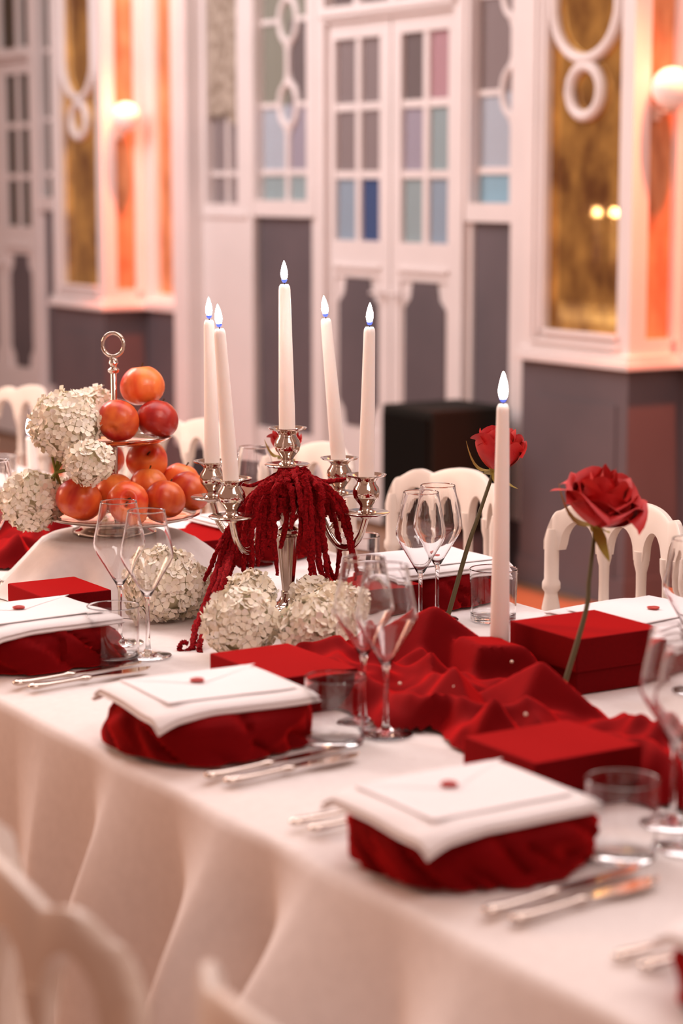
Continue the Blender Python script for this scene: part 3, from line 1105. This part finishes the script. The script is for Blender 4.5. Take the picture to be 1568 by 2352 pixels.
hydrangea(PD(722, 1447, 3.30), .058, 'white hydrangea head right of the candelabra foot, behind the red box', None, 140)
hydrangea(PD(772, 1400, 3.44), .046, 'white hydrangea head seen through the front wine glass', None, 100)
hydrangea(PD(715, 1370, 3.56), .036, 'small white hydrangea head behind the candelabra foot', None, 70)
m = MB()


def leaf_fn(L, W, cv):
    def fn(i, j):
        x = (i - .5) * 2
        w = W * math.sin(PI * min(1, j * .92 + .06)) ** .8
        return (x * w, j * L, cv * j * j - .15 * W * (1 - x * x))
    return fn


o = MB().grid(leaf_fn(.07, .018, .01), 7, 9).obj('leaf', M_leafg, hl, True)
o.location = PD(617, 1432, 3.40) - hl.location
o.rotation_euler = (.35, 0, -1.0)
o['label'] = 'dark green leaf'

# ------------------------------------------------------------------ roses


def rose(c, size, base, label, tilt, open_, seed, sepals=True, bend=None):
    rg = random.Random(seed)
    c = Vector(c)
    t = thing('rose', c, label, 'rose', 'red roses standing along the table')
    Q = Vector((0, 0, 1)).rotation_difference(Vector(tilt).normalized())
    N = 27
    for i in range(N):
        k = i / (N - 1)
        ang = i * 2.42 + rg.uniform(-.15, .15)
        Rm = size * (.10 + .40 * k ** .9) * (.92 + .22 * open_)
        Hh = size * (.86 + .06 * math.sin(i * 2.1) - .30 * open_ * k)
        A0 = 1.45 - .62 * k
        lip = size * (.02 + .20 * k * (.35 + open_))
        tip = rg.uniform(.03, .09)

        def fn(u, v, ang=ang, Rm=Rm, Hh=Hh, A0=A0, lip=lip, k=k, tip=tip, sd=rg.random() * 9):
            x = (u - .5) * 2
            a = x * A0 * (.55 + .45 * math.sin(PI * .5 * min(1, v * 1.5)))
            rad = Rm * math.sin(PI / 2 * min(1, v * 1.45)) ** .75
            rad *= 1 - (.35 * (1 - k) + .10) * sm(.55, 1, v)
            rad += lip * sm(.70, 1, v) * (.6 + .6 * abs(x))
            rad += .035 * size * abs(x) ** 2 * k
            z = Hh * v - size * .20 * x * x * sm(.55, 1, v) + tip * size * (1 - abs(x)) ** 2 * sm(.8, 1, v)
            z -= size * (.05 + .12 * open_) * k * sm(.84, 1, v)
            z += .035 * size * noise.noise(Vector((u * 2.5, v * 2.5, sd))) * v
            rad += .06 * size * noise.noise(Vector((u * 2.0, v * 2.5, sd + 3))) * v
            return Q @ Vector((rad * math.cos(ang + a), rad * math.sin(ang + a), z - .42 * size))

        MB().grid(fn, 10, 11).obj('petal', M_rose, t, True)
    cal = Q @ Vector((0, 0, -.42 * size))
    m = MB().lathe([(.001, -.012), (.006, -.008), (.0085, 0), (.010, .006), (.004, .010)], 12)
    m.v = [tuple(Q @ Vector(p) + cal) for p in m.v]
    caly = m.obj('calyx', M_sepal, t, True)
    for q, (az, L_) in enumerate(((2.9, 1.0), (-1.2, .9), (.9, .7), (1.9, .6), (-.3, .8))):
        dirv = Vector((math.cos(az), math.sin(az), 0))
        base_p = Vector((0, 0, 0))

        def sf(u, v):
            x = (u - .5) * 2
            w_ = .0125 * (1 - v) ** .7 * min(1, .5 + 2 * v) + .0008
            side = Vector((-dirv.y, dirv.x, 0))
            p = dirv * (.006 + L_ * size * .62 * v) + side * (x * w_) + Vector((0, 0, -.010 * math.sin(PI * v * .9) + (.5 if q == 0 else -.25) * size * v * v * L_))
            return Q @ p + cal

        if sepals or q < 3:
            MB().grid(sf, 4, 8).obj('sepal', M_sepal, caly, True)
    sb = Vector(base) - c
    mid = (cal + sb) * .5 + (Vector(bend) if bend else Vector((0, 0, 0)))
    MB().tube(spline([cal, cal * .7 + sb * .3 + (Vector(bend) * .6 if bend else Vector((0, 0, 0))), mid, sb], 26), lambda q: .0030 + .0012 * q, 8).obj('stem', M_stemd, t, True)
    return t


rose(PD(1144, 1036, 3.62), .084, PZ(1018, 1452, TOP + .003), 'upright red rose with yellowish sepals behind the single tall candle', (.20, -.12, 1), .22, 2, True, (-.004, 0, 0))
rose(PD(1384, 1148, 3.10), .102, PZ(1280, 1622, TOP + .003), 'blurred wide open red rose leaning right, in front of the red box', (.22, -.28, 1), .75, 5, False, (.012, 0, 0))
rose(PD(655, 1016, 3.95), .056, PD(662, 1270, 3.95) , 'red rose mostly hidden behind the central candle cup', (.05, -.1, 1), .25, 9, True)

# ------------------------------------------------------------------ red velvet runner pieces


def velvet(name, poly, peaks, label, seed, ridges=(), base=.016, n=(190, 110)):
    xs, ys = [p[0] for p in poly], [p[1] for p in poly]
    x0, x1, y0, y1 = min(xs), max(xs), min(ys), max(ys)

    def inside(x, y):
        c, dmin, j = False, 9, len(poly) - 1
        for i in range(len(poly)):
            (xa, ya), (xb, yb) = poly[i], poly[j]
            if (ya > y) != (yb > y) and x < (xb - xa) * (y - ya) / (yb - ya) + xa:
                c = not c
            L2 = (xb - xa) ** 2 + (yb - ya) ** 2
            t_ = max(0, min(1, ((x - xa) * (xb - xa) + (y - ya) * (yb - ya)) / L2))
            dmin = min(dmin, math.hypot(x - xa - t_ * (xb - xa), y - ya - t_ * (yb - ya)))
            j = i
        return dmin if c else -dmin

    def height(x, y):
        wx = x + .03 * noise.noise(Vector((x * 8, y * 8, seed)))
        wy = y + .03 * noise.noise(Vector((x * 8, y * 8, seed + 7)))
        e = inside(wx, wy)
        ph = wx * 26 + wy * 34 + 2.6 * noise.noise(Vector((x * 7, y * 7, seed + 2)))
        h = base + .026 * (1 - abs(math.sin(ph * .5)) ** .8) + .014 * noise.noise(Vector((x * 18, y * 18, seed + 4)))
        h += .008 * (1 - abs(noise.noise(Vector((wx * 14, wy * 14, seed + 9)))) * 4)
        for (px, py, hh, rx, ry, rot) in peaks:
            dx, dy = x - px, y - py
            ca, sa = math.cos(rot), math.sin(rot)
            u_, v_ = dx * ca + dy * sa, -dx * sa + dy * ca
            d = abs(u_) / rx + abs(v_) / ry * (1 + .0 * u_)
            flat = hh < .07
            h = max(h, min(hh, (2.4 if flat else 1) * hh * (1 - d) + .004)) if d < 1 else h
        for (ax, ay, bx, by, hh, wd) in ridges:
            L2 = (bx - ax) ** 2 + (by - ay) ** 2
            t_ = max(0, min(1, ((x - ax) * (bx - ax) + (y - ay) * (by - ay)) / L2))
            d = math.hypot(x - ax - t_ * (bx - ax), y - ay - t_ * (by - ay))
            h += hh * math.exp(-(d / wd) ** 2) * (1 - .4 * t_)
        return e, h

    nx, ny = n
    V_, idx = [], {}
    H = {}
    for j in range(ny):
        for i in range(nx):
            x = x0 - .02 + (x1 - x0 + .04) * i / (nx - 1)
            y = y0 - .02 + (y1 - y0 + .04) * j / (ny - 1)
            e, h = height(x, y)
            if e > -.004:
                H[(i, j)] = len(V_)
                V_.append((x, y, TOP + .0035 + max(h, .002) * sm(-.004, .030, e)))
    F_ = []
    for j in range(ny - 1):
        for i in range(nx - 1):
            q = [(i, j), (i + 1, j), (i + 1, j + 1), (i, j + 1)]
            if all(k in H for k in q):
                F_.append(tuple(H[k] for k in q))
    par = list(range(len(V_)))

    def find(q):
        while par[q] != q:
            par[q] = par[par[q]]
            q = par[q]
        return q

    for q in F_:
        for k in q[1:]:
            par[find(k)] = find(q[0])
    cnt = {}
    for q in F_:
        cnt[find(q[0])] = cnt.get(find(q[0]), 0) + 1
    best = max(cnt, key=cnt.get)
    F_ = [q for q in F_ if find(q[0]) == best]
    used = sorted({k for q in F_ for k in q})
    mp = {k: i for i, k in enumerate(used)}
    V_ = [V_[k] for k in used]
    F_ = [tuple(mp[k] for k in q) for q in F_]
    m = MB()
    m.v, m.f = V_, F_
    o = m.obj(name, M_velvet, None, True)
    o.rotation_euler = (0, 0, ANG)
    tag(o, label, 'fabric')
    sd = o.modifiers.new('smooth', 'SMOOTH')
    sd.iterations = 3
    return o


velvet('velvet_runner', [(-2.84, 1.66), (-2.72, 1.60), (-2.56, 1.60), (-2.42, 1.565), (-2.34, 1.62), (-2.27, 1.585), (-2.16, 1.60), (-1.95, 1.67), (-1.5, 1.66), (-1.4, 1.86), (-1.9, 1.87), (-2.15, 1.84), (-2.42, 1.895), (-2.58, 1.93), (-2.76, 1.97), (-2.83, 1.80)],
       [(-2.672, 1.840, .101, .18, .080, .5), (-2.548, 1.868, .064, .115, .075, .4), (-2.315, 1.775, .089, .15, .075, .3), (-2.42, 1.70, .0705, .13, .06, -.3), (-2.24, 1.64, .071, .07, .06, .2)],
       'crumpled red velvet runner in stiff peaks along the right middle of the table', 3,
       [(-2.80, 1.66, -2.45, 1.80, .020, .018), (-2.70, 1.62, -2.42, 1.62, .022, .016), (-2.40, 1.62, -2.22, 1.72, .024, .016), (-2.10, 1.78, -1.5, 1.76, .03, .02), (-2.1, 1.70, -1.6, 1.68, .02, .018)])
velvet('velvet_runner', [(-4.45, 1.66), (-4.1, 1.60), (-3.86, 1.585), (-3.80, 1.66), (-3.84, 1.78), (-3.93, 1.86), (-4.4, 1.86)],
       [(-3.97, 1.79, .075, .12, .08, .8), (-4.15, 1.74, .05, .12, .08, .1)],
       'crumpled red velvet runner left of the draped riser', 11, [(-4.3, 1.64, -3.86, 1.66, .024, .018), (-4.2, 1.72, -3.9, 1.75, .02, .016)], .016, (90, 60))
for i, (px, py, z) in enumerate(((1043, 1578, .80), (1207, 1641, .805), (918, 1570, .79), (1175, 1520, .80))):
    o = MB().lathe([(max(.0026 * math.sin(PI * k / 8), 1e-4), -.0026 * math.cos(PI * k / 8)) for k in range(9)], 12).obj('pearl', M_pearl, None, True)
    o.location = PZ(px, py, z)
    tag(o, ('ivory pearl on a velvet fold left of the middle peak', 'ivory pearl on the velvet behind the front red box', 'ivory pearl in the velvet beside the front wine glass', 'ivory pearl at the foot of the single candle')[i], 'bead', 'pearls on the velvet runner')

# ------------------------------------------------------------------ red gift boxes


def gift_box(c_s, c_w, du, dv, h, lid, label, rz=0.0):
    t = thing('gift_box', SW(c_s, c_w, TOP + .002), label, 'box', 'red velvet covered gift boxes', ANG + rz)
    MB().box(-du / 2 + .005, du / 2 - .005, -dv / 2 + .005, dv / 2 - .005, 0, h - .004, .0015).obj('box_base', M_box, t)
    MB().box(-du / 2, du / 2, -dv / 2, dv / 2, h - lid, h, .0025).obj('lid', M_box, t)


gift_box(-3.335, 1.508, .150, .128, .058, .032, 'red velvet gift box at the left, in front of the draped riser')
gift_box(-2.640, 1.548, .200, .135, .056, .034, 'red velvet gift box between white hydrangeas and the middle place setting')
gift_box(-2.050, 1.590, .150, .165, .062, .040, 'red velvet gift box in the foreground behind the front place setting')
gift_box(-2.500, 2.000, .165, .165, .085, .050, 'taller red velvet gift box behind the blurred rose')
gift_box(-3.105, 1.980, .165, .150, .058, .034, 'red velvet gift box on the far side, right of the candelabra')
gift_box(-3.690, 1.975, .165, .130, .060, .034, 'red velvet gift box on the far side between riser and candelabra')
gift_box(-1.500, 1.630, .150, .160, .062, .040, 'red velvet gift box cut off at the right edge, behind the tumbler')

# ------------------------------------------------------------------ place settings


def napkin_bundle(seed, a=.116, b=.128, h=.066):
    sd = seed * 5.3
    prof = [(.98, .003), (1.03, .006), (1.02, .018), (1.03, .032), (1.03, .044), (.99, .054), (.90, .062), (.70, .0655), (.35, .066), (.01, .066)]
    K = len(prof)

    def fn(i, j):
        th = 2 * PI * i
        k = j * (K - 1)
        q = min(int(k), K - 2)
        f_ = k - q
        rf = prof[q][0] * (1 - f_) + prof[q + 1][0] * f_
        z = (prof[q][1] * (1 - f_) + prof[q + 1][1] * f_) / .066 * h
        c, s = math.cos(th), math.sin(th)
        e = 2.7
        r = 1 / ((abs(c) / a) ** e + (abs(s) / b) ** e) ** (1 / e)
        edge = sm(.25, .9, rf)
        p3 = Vector((r * rf * c * 11, r * rf * s * 11, z * 14 + sd))
        n1 = noise.noise(p3 * .8)
        n2 = noise.noise(Vector((th * 2.2 + z * 22, z * 8, sd)))
        crease = max(0, 1 - abs(n2) * 7)
        low = noise.noise(Vector((c * 1.3 + sd, s * 1.3, 2)))
        rr_ = r * rf * (1 + (.10 * n1 + .10 * low) * edge) - edge * crease * .012 + .012 * edge * max(0, noise.noise(Vector((th * 1.7 - z * 30, sd, 1)))) 
        zz = z * (1 + .20 * noise.noise(Vector((c * 1.2, s * 1.2, sd + 4))) * edge)
        return (rr_ * c, rr_ * s, max(zz, .003))

    return MB().grid(fn, 96, 28, True)


def sheet(mb, x0, x1, y0, y1, th, zf, nx=20, ny=26, rnd_=.003):
    """thin folded cloth or paper with rounded edge following zf(x,y)"""
    def top(i, j):
        x, y = x0 + (x1 - x0) * i, y0 + (y1 - y0) * j
        return (x, y, zf(x, y) + th)

    n = nx * ny
    vs = [top(i / (nx - 1), j / (ny - 1)) for j in range(ny) for i in range(nx)]
    vs += [(x, y, z - th) for x, y, z in vs]
    fs = [(j * nx + i, j * nx + i + 1, (j + 1) * nx + i + 1, (j + 1) * nx + i) for j in range(ny - 1) for i in range(nx - 1)]
    fs += [tuple(n + q for q in reversed(f_)) for f_ in fs]
    bd = [i for i in range(nx)] + [j * nx + nx - 1 for j in range(1, ny)] + [(ny - 1) * nx + i for i in range(nx - 2, -1, -1)] + [j * nx for j in range(ny - 2, 0, -1)]
    # a slightly bulging rim stands for the folded edge
    cx, cy = (x0 + x1) / 2, (y0 + y1) / 2
    o = len(vs)
    for q in bd:
        x, y, z = vs[q]
        dx = rnd_ * (1 if x > x1 - 1e-6 else -1 if x < x0 + 1e-6 else 0)
        dy = rnd_ * (1 if y > y1 - 1e-6 else -1 if y < y0 + 1e-6 else 0)
        vs.append((x + dx, y + dy, z - th / 2))
    L = len(bd)
    for k in range(L):
        k2 = (k + 1) % L
        fs.append((bd[k], o + k, o + k2, bd[k2]))
        fs.append((o + k, n + bd[k], n + bd[k2], o + k2))
    return mb.add(vs, fs)


def setting(s0, w0, seed, rz, labels, far=False):
    """velvet napkin, folded linen and sealed envelope stacked as three things"""
    rot = ANG + rz + (PI if far else 0)
    H = .066
    o = napkin_bundle(seed).obj('velvet_napkin', M_velvet, None, True)
    o.location = SW(s0, w0, TOP)
    o.rotation_euler = (0, 0, rot)
    tag(o, labels[0], 'napkin', 'bunched red velvet napkins')
    sd = seed * 3.1

    def zf(x, y):
        d = max(0, abs(x) - .085) * 2.2 + max(0, -y - .095) * 1.3
        cor = max(0, (x * .75 - y) - .125)
        return H + .0005 - min(.016, 2.6 * d * d) - min(.004, cor * .1) + .0025 * noise.noise(Vector((x * 9, y * 9, sd)))

    t = thing('linen_napkin', SW(s0, w0, TOP), labels[1], 'napkin', 'folded white linen napkins', rot)
    m = MB()
    sheet(m, -.105, .100, -.128, .108, .0055, zf)
    m.obj('lower_fold', M_linen, t, True)
    m = MB()
    sheet(m, -.103, .099, -.126, .106, .005, lambda x, y: zf(x, y) + .0062)
    m.obj('upper_fold', M_linen, t, True)
    t = thing('envelope', SW(s0, w0, TOP), labels[2], 'envelope', 'white envelopes with red wax seals', rot)
    ze = lambda x, y: zf(x * .82, y * .72) + .0125 + .02 * max(0, y - .07) + .06 * max(0, abs(x + .01) - .05) ** 1.5
    m = MB()
    sheet(m, -.085, .068, -.098, .092, .0012, ze, 14, 20, .0004)
    m.obj('paper_body', M_paper, t)
    m = MB()
    cx_, cy_ = -.022, -.012

    def flap(i, j):
        x = -.083 + (cx_ + .010 + .083) * j
        y = (-.096 + 2 * .103 * i)
        y = y * (1 - j) + (cy_ + .010 * (i - .5)) * j
        return (x, y, ze(x, y) + .0014 + .0004 * j)

    m.grid(flap, 15, 12)
    fl_ = m.obj('flap', M_paper, t)
    m = MB().lathe([(.001, 0), (.0092, 0), (.0100, .0012), (.0094, .0026), (.0074, .0024), (.0070, .0017), (.001, .0018)], 24, (cx_, cy_, ze(cx_, cy_) + .0032), flute=lambda a, z: 1 + .07 * math.sin(3 * a) + .04 * math.sin(5 * a))
    m.obj('wax_seal', M_wax, fl_, True)


def setting_labels(where):
    return ('bunched red velvet napkin ' + where, 'folded white linen napkin on the red bundle ' + where, 'white envelope with red wax seal on the linen ' + where)


setting(-3.075, 1.343, 1, .05, setting_labels('at the left edge of the table'))
setting(-2.478, 1.343, 2, -.03, setting_labels('in the middle of the near side'))
setting(-1.880, 1.343, 3, .02, setting_labels('nearest the camera at the front'))
setting(-1.345, 1.375, 4, 0, setting_labels('cut off at the lower right edge'))
setting(-2.575, 2.165, 5, .12, setting_labels('behind the tall red box'), True)
setting(-3.155, 2.150, 6, -.05, setting_labels('behind the pair of far glasses'), True)
setting(-3.745, 2.130, 7, .05, setting_labels('far behind the left candelabra arms'), True)


def lathe_glass(outer, inner, name, t):
    m = MB().lathe(outer + list(reversed(inner)), 56)
    return m.obj(name, M_glass, t, True)


def make_wine():
    t = thing('wine_glass', (0, 0, 0), 'wine glass', 'glass', None, 0)
    outer = [(.0005, 0), (.036, 0), (.0375, .0012), (.036, .0022), (.020, .0042), (.008, .007), (.0042, .014), (.0034, .03), (.0032, .07), (.0036, .088), (.006, .097), (.0135, .110), (.0265, .132), (.0375, .150), (.0418, .160), (.0423, .168), (.0405, .180), (.0350, .206), (.0300, .2335), (.0300, .2350), (.0294, .2356)]
    inner = [(.0005, .0965), (.0050, .0985), (.0125, .1110), (.0255, .1330), (.0364, .1508), (.0406, .1605), (.0411, .168), (.0394, .180), (.0340, .206), (.0288, .2335), (.0287, .2350)]
    m = MB().lathe(outer + list(reversed(inner)), 56)
    m.obj('bowl_and_stem', M_glass, t, True)
    return t


def make_tumbler():
    t = thing('tumbler', (0, 0, 0), 'tumbler', 'glass', None, 0)
    outer = [(.0005, 0), (.036, 0), (.0385, .0015), (.0395, .004), (.0405, .05), (.0415, .0890), (.0417, .0905), (.0409, .0913)]
    inner = [(.0005, .0085), (.033, .0090), (.037, .011), (.0385, .016), (.0392, .05), (.0400, .0890), (.0400, .0905)]
    MB().lathe(outer + list(reversed(inner)), 56).obj('glass_body', M_glass, t, True)
    return t


GZ = TOP + .0025
wg = make_wine()
WG = [(-2.993, 1.506, 'wine glass in front of the white hydrangea, right of its twin by the left tumbler'), (-3.104, 1.512, 'wine glass standing left, before the draped riser and front apples'),
      (-2.448, 1.566, 'blurred wine glass over the white hydrangea, left of the front pair'), (-2.382, 1.560, 'blurred wine glass before the red velvet, right of the front pair'),
      (-1.858, 1.622, 'strongly blurred wine glass behind the right tumbler'), (-1.778, 1.575, 'wine glass cut off by the right edge'),
      (-2.933, 1.990, 'far wine glass before the white chair, left of the pair by the candle'), (-2.985, 2.060, 'far wine glass behind its twin before the white chair'),
      (-2.330, 2.060, 'far wine glass at the right edge before a white chair'), (-3.620, 2.060, 'far wine glass behind the left arm of the candelabra'),
      (-3.70, 1.545, 'wine glass at the left edge before the red velvet')]
for i, (s, w, lb) in enumerate(WG):
    o = wg if i == 0 else copy_tree(wg)
    place(o, SW(s, w, GZ), ANG + i, lb, 'thin stemmed wine glasses')
tb = make_tumbler()
TB = [(-2.982, 1.440, 'clear water tumbler beside the left velvet napkin'), (-2.381, 1.478, 'clear water tumbler beside the middle velvet napkin'), (-1.790, 1.488, 'blurred water tumbler beside the front velvet napkin'),
      (-2.930, 2.140, 'far water tumbler left of the single candle'), (-3.350, 2.130, 'far water tumbler right of the candelabra'), (-4.80, 2.02, 'far water tumbler at the left edge above the hydrangea')]
for i, (s, w, lb) in enumerate(TB):
    o = tb if i == 0 else copy_tree(tb)
    place(o, SW(s, w, GZ), ANG + i, lb, 'clear water tumblers')

# ------------------------------------------------------------------ cutlery (handle end at the origin, pointing along +y)


def handle(mb, L, k=1.0):
    pr = [(.001, 0), (.0045 * k, .001), (.0075 * k, .006), (.0085 * k, .014), (.0070 * k, .026), (.0052 * k, .055), (.0050 * k, L - .022), (.0075 * k, L - .012), (.0080 * k, L - .008), (.0050 * k, L)]
    vs, fs = [], []
    n = 14
    for r_, y in pr:
        for j in range(n):
            a = 2 * PI * j / n
            vs.append((r_ * math.cos(a), y, .0062 + .62 * r_ * math.sin(a)))
    for i in range(len(pr) - 1):
        for j in range(n):
            fs.append((i * n + j, i * n + (j + 1) % n, (i + 1) * n + (j + 1) % n, (i + 1) * n + j))
    fs.append(tuple(range(n)))
    return mb.add(vs, fs)


def make_knife(wide):
    t = thing('fish_knife' if wide else 'table_knife', (0, 0, 0), 'knife', 'knife', None, 0)
    handle(MB(), .105).obj('handle', M_silver, t, True)
    if wide:
        pts = [(-.004, .103), (.004, .103), (.006, .125), (.013, .150), (.014, .178), (.008, .200), (-.002, .212), (-.008, .195), (-.009, .150), (-.006, .125)]
    else:
        pts = [(-.0045, .103), (.0045, .103), (.008, .120), (.0095, .170), (.009, .205), (.004, .222), (-.004, .228), (-.0065, .215), (-.0065, .120)]
    n = len(pts)
    m = MB().add([(x, y, .0052) for x, y in pts] + [(x, y, .0070) for x, y in pts], [tuple(reversed(range(n))), tuple(range(n, 2 * n))] + [(i, (i + 1) % n, (i + 1) % n + n, i + n) for i in range(n)])
    m.obj('blade', M_silver, t)
    return t


def make_fork():
    t = thing('table_fork', (0, 0, 0), 'fork', 'fork', None, 0)
    handle(MB(), .110, .9).obj('handle', M_silver, t, True)
    m = MB()

    def head(i, j):
        x = (i - .5) * 2 * (.0035 + .0085 * sm(.1, .8, j))
        return (x, .108 + .045 * j, .006 + .006 * math.sin(PI * j) - .003 * j + .002 * (2 * i - 1) ** 2)

    m.grid(head, 7, 8)
    for k in range(4):
        x = -.0105 + .007 * k
        m.tube([(x, .152, .0038), (x, .175, .0030), (x * .95, .197, .0075)], lambda q: .0014 - .0006 * q, 6)
    m.obj('fork_head', M_silver, t, True)
    return t


kn, fk, fo = make_knife(False), make_knife(True), make_fork()
for o in (kn, fk, fo):
    o.scale = (1.08, 1.02, 1.0)
CZ = TOP + .0035
ci = 0
for s0, w0, wh in ((-3.075, 1.235, 'left'), (-2.478, 1.238, 'middle'), (-1.880, 1.240, 'front')):
    a = kn if ci == 0 else copy_tree(kn)
    place(a, SW(s0 + .172, w0, CZ), ANG + R(7), 'silver table knife beside the %s velvet napkin, nearest to it' % wh, 'silver table knives')
    b = fk if ci == 0 else copy_tree(fk)
    place(b, SW(s0 + .206, w0 + .010, CZ), ANG + R(6), 'silver broad bladed knife, outer one beside the %s velvet napkin' % wh, 'silver fish knives')
    ci += 1
ci = 0
for s, w, wh in ((-2.045, 1.235, 'inner silver fork left of the front velvet napkin'), (-2.078, 1.228, 'outer silver fork left of the front velvet napkin'),
                 (-1.535, 1.270, 'outer silver fork at the lower right, toward the front napkin'), (-1.500, 1.275, 'inner silver fork at the lower right corner')):
    a = fo if ci == 0 else copy_tree(fo)
    place(a, SW(s, w, CZ), ANG + R(4), wh, 'silver forks')
    ci += 1
